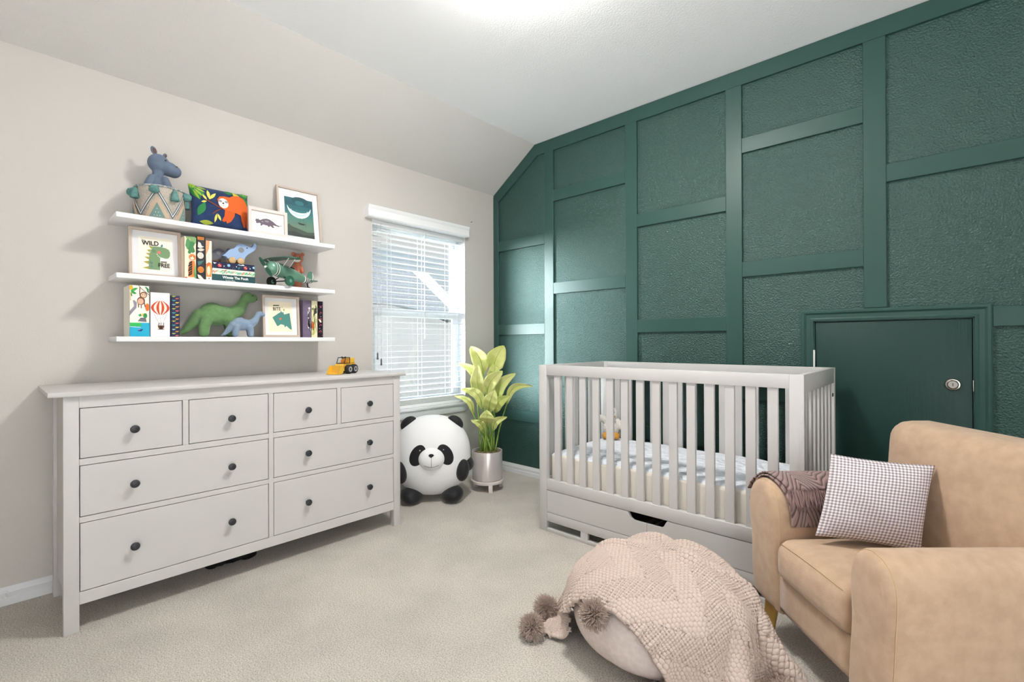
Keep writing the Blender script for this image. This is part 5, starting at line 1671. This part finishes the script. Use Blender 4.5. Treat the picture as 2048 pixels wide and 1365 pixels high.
# ---- small orange bear behind the plane
br = S('bear_figure', 'small orange bear figure with white muzzle standing behind the toy plane', 'toy',   .031, -1.838, 1.5075, None, 0, 62)
M_OR = mat('orange_glaze', (.52, .16, .085), .35, .45)
blob('body', [((0, 0, .075), (.028, .025, .075)), ((0, -.002, .205), (.033, .029, .034)), ((0, 0, .150), (.026, .024, .04))], [[((-.020, -.01, .15), .011), ((-.028, -.020, .11), .011)], [((.020, -.01, .15), .011), ((.028, -.020, .12), .011)]], M_OR, br, .004, 4)
for s in (-1, 1):
    MB().ell((s * .027, .002, .235), (.012, .008, .012), None, 3).build('ear', M_OR, br, 180)
    MB().ell((s * .014, -.033, .212), (.0035, .002, .0035), None, 2).build('eye', M_DKMET, br, 180)
mz_ = MB().ell((-.004, -.028, .195), (.022, .012, .017), None, 3).build('muzzle', M_PW2, br, 180)
MB().ell((-.004, -.040, .200), (.005, .003, .004), None, 2).build('nose', M_DKMET, mz_, 180)

# ---- knitted dinosaurs
M_DG = mat('green_felt', (.125, .235, .095), .95, .1, bump=(300, .6, 3, .002), var=(40, (.155, .28, .12)), sheen=.2)
M_DB = mat('blue_felt', (.20, .275, .37), .95, .1, bump=(300, .6, 3, .002), var=(40, (.24, .32, .42)), sheen=.2)
def dino(label, X, Y, z, sc, m, rz=90):
    t = S('dinosaur_plush', label, 'plush toy', X, Y, z, 'knitted long-necked dinosaurs', 0, rz)
    P_ = lambda x, y, zz: (x * sc, y * sc, zz * sc)
    legs = [[(P_(x, y, .10), .034 * sc), (P_(x + dx, y, .05), .030 * sc), (P_(x + dx, y, .024), .0285 * sc)] for x, y, dx in ((-.075, -.040, -.012), (-.060, .040, -.008), (.050, -.040, .012), (.062, .040, .012))]
    blob('body', [(P_(-.015, 0, .128), (.105 * sc, .066 * sc, .064 * sc)), (P_(-.035, 0, .140), (.070 * sc, .060 * sc, .064 * sc)), (P_(.178, 0, .243), (.040 * sc, .033 * sc, .030 * sc)), (P_(.160, 0, .252), (.028 * sc, .030 * sc, .028 * sc))],
         legs + [[(P_(.060, 0, .130), .050 * sc), (P_(.110, 0, .165), .038 * sc), (P_(.132, 0, .205), .029 * sc), (P_(.148, 0, .245), .027 * sc)],
                 [(P_(-.095, 0, .120), .046 * sc), (P_(-.135, .01, .075), .030 * sc), (P_(-.165, .02, .035), .018 * sc), (P_(-.195, .03, .014), .010 * sc)]], m, t, .0046 * sc ** .5, 6)
    # flat soles
    o = t.children[0] if len(t.children) else None
    MB().ell(P_(.178, -.032, .256), (.0042 * sc, .002, .0042 * sc), None, 2).build('eye', M_DKMET, t, 180)
    MB().ell(P_(.206, -.022, .234), (.0035 * sc, .002, .0035 * sc), None, 2).build('nostril', M_DKMET, t, 180)
    return t
dino('big green knitted long-necked dinosaur on the lowest shelf', .078, -2.306, 1.2065, .945, M_DG)
dino('small blue knitted long-necked dinosaur beside the big green one', .188, -2.214, 1.2060, .535, M_DB)

# ------------------------------------------------------------------ toy loader on the dresser
M_YEL = mat('yellow_plastic', (.72, .42, .045), .35, .45)
M_ORG = mat('orange_plastic', (.66, .24, .02), .35, .45)
M_TYR = mat('toy_tyre', (.018, .018, .020), .6, .3)
M_GRYP = mat('grey_plastic', (.42, .42, .42), .45, .4)
ld_ = thing('toy_loader', 'yellow toy loader truck with a bucket on the dresser top', 'toy', (.335, -1.690, .9775), R(-63))
bk_ = MB()
pr_ = [(.062, .012), (.062, .052), (.066, .054), (.110, .004), (.106, .001), (.070, .002)]
for y in (-.042, .040):
    bk_.prism([(a, y, b) for a, b in [(.062, .008), (.062, .053), (.084, .050), (.110, .002), (.072, .002)]], .002, (0, 1, 0))
bk_.box(.060, .063, -.042, .042, .008, .053); bk_.prism([(.060, -.042, .010), (.072, -.042, .002), (.110, -.042, .0005), (.110, -.042, .003), (.073, -.042, .0045), (.062, -.042, .012)], .084, (0, 1, 0))
bk_.build('bucket', M_YEL, ld_, 30)
for y in (-.030, .030):
    MB().tube([(.062, y, .030), (.030, y, .052), (.0, y, .048)], .004, 8).build('lift_arm', M_ORG, ld_)
bd_ = MB(); bd_.prism([(a, -.030, b) for a, b in [(.045, .018), (.048, .050), (.036, .062), (-.085, .062), (-.088, .022)]], .060, (0, 1, 0))
bd_.build('chassis', M_YEL, ld_, 30)
MB().box(.0475, .0495, -.020, .020, .028, .044).build('grille', M_GRYP, ld_)
MB().box(-.082, -.030, -.029, .029, .062, .097, .006, 3).build('engine_cover', M_YEL, ld_)
cab = MB()
for y in (-.027, .027):
    cab.tube([(.030, y, .064), (.014, y, .100), (-.028, y, .100), (-.028, y, .064), (.030, y, .064)], .0024, 8)
for x, z in ((.030, .064), (.014, .100), (-.028, .100)):
    cab.tube([(x, -.027, z), (x, .027, z)], .0024, 8)
cab = cab.build('cab_frame', M_TYR, ld_, 50)
MB().box(-.024, .004, -.018, .018, .062, .088, .004).build('seat', M_ORG, ld_)
for y in (-.012, .012):
    MB().ell((-.004, y, .1035), (.005, .004, .0035), None, 2).build('roof_lamp', M_TYR, cab, 180)
for x in (.004, -.052):
    for s in (-1, 1):
        y = s * .040
        wl = MB().lathe([(.016, -.014), (.0255, -.014), (.0285, -.010), (.0285, .010), (.0255, .014), (.016, .014)], (x, y, .0285), 30, 'y').build('wheel', M_TYR, ld_, 50)
        MB().lathe([(.007, s * .012), (.009, s * .0145), (.0165, s * .0145), (.0165, -s * .010), (.007, -s * .010)], (x, y, .0285), 24, 'y', closed=True).build('hub', M_GRYP, wl, 50)

# ------------------------------------------------------------------ duck plush in the crib
dk = thing('duck_plush', 'white duck plush with orange bill and feet sitting in the crib', 'plush toy', (1.352, -.205, .489), R(30))
M_DW = mat('white_fur', (.72, .69, .64), .95, .1, bump=(140, 1, 4, .006), sheen=.3)
M_DO = mat('orange_felt', (.55, .27, .055), .9, .1)
blob('body', [((0, 0, .068), (.058, .052, .066)), ((.004, -.004, .170), (.044, .042, .050))], [[((0, 0, .11), .036), ((.003, -.002, .14), .036)], [((-.040, 0, .120), .024), ((-.072, -.012, .138), .026), ((-.092, -.020, .142), .024)], [((.040, 0, .120), .024), ((.062, -.012, .100), .024), ((.070, -.03, .080), .020)]], M_DW, dk, .005, 4)
blob('bill', [((.004, -.050, .158), (.027, .022, .009)), ((.004, -.046, .150), (.022, .018, .007))], [], M_DO, dk, .0025, 3)
for s in (-1, 1):
    blob('foot', [((s * .036, -.062, .020), (.022, .030, .017)), ((s * .036, -.070, .030), (.024, .012, .022))], [], M_DO, dk, .0035, 4)
    MB().ell((.004 + s * .018, -.042, .186), (.0045, .003, .0055), None, 2).build('eye', M_DKMET, dk, 180)
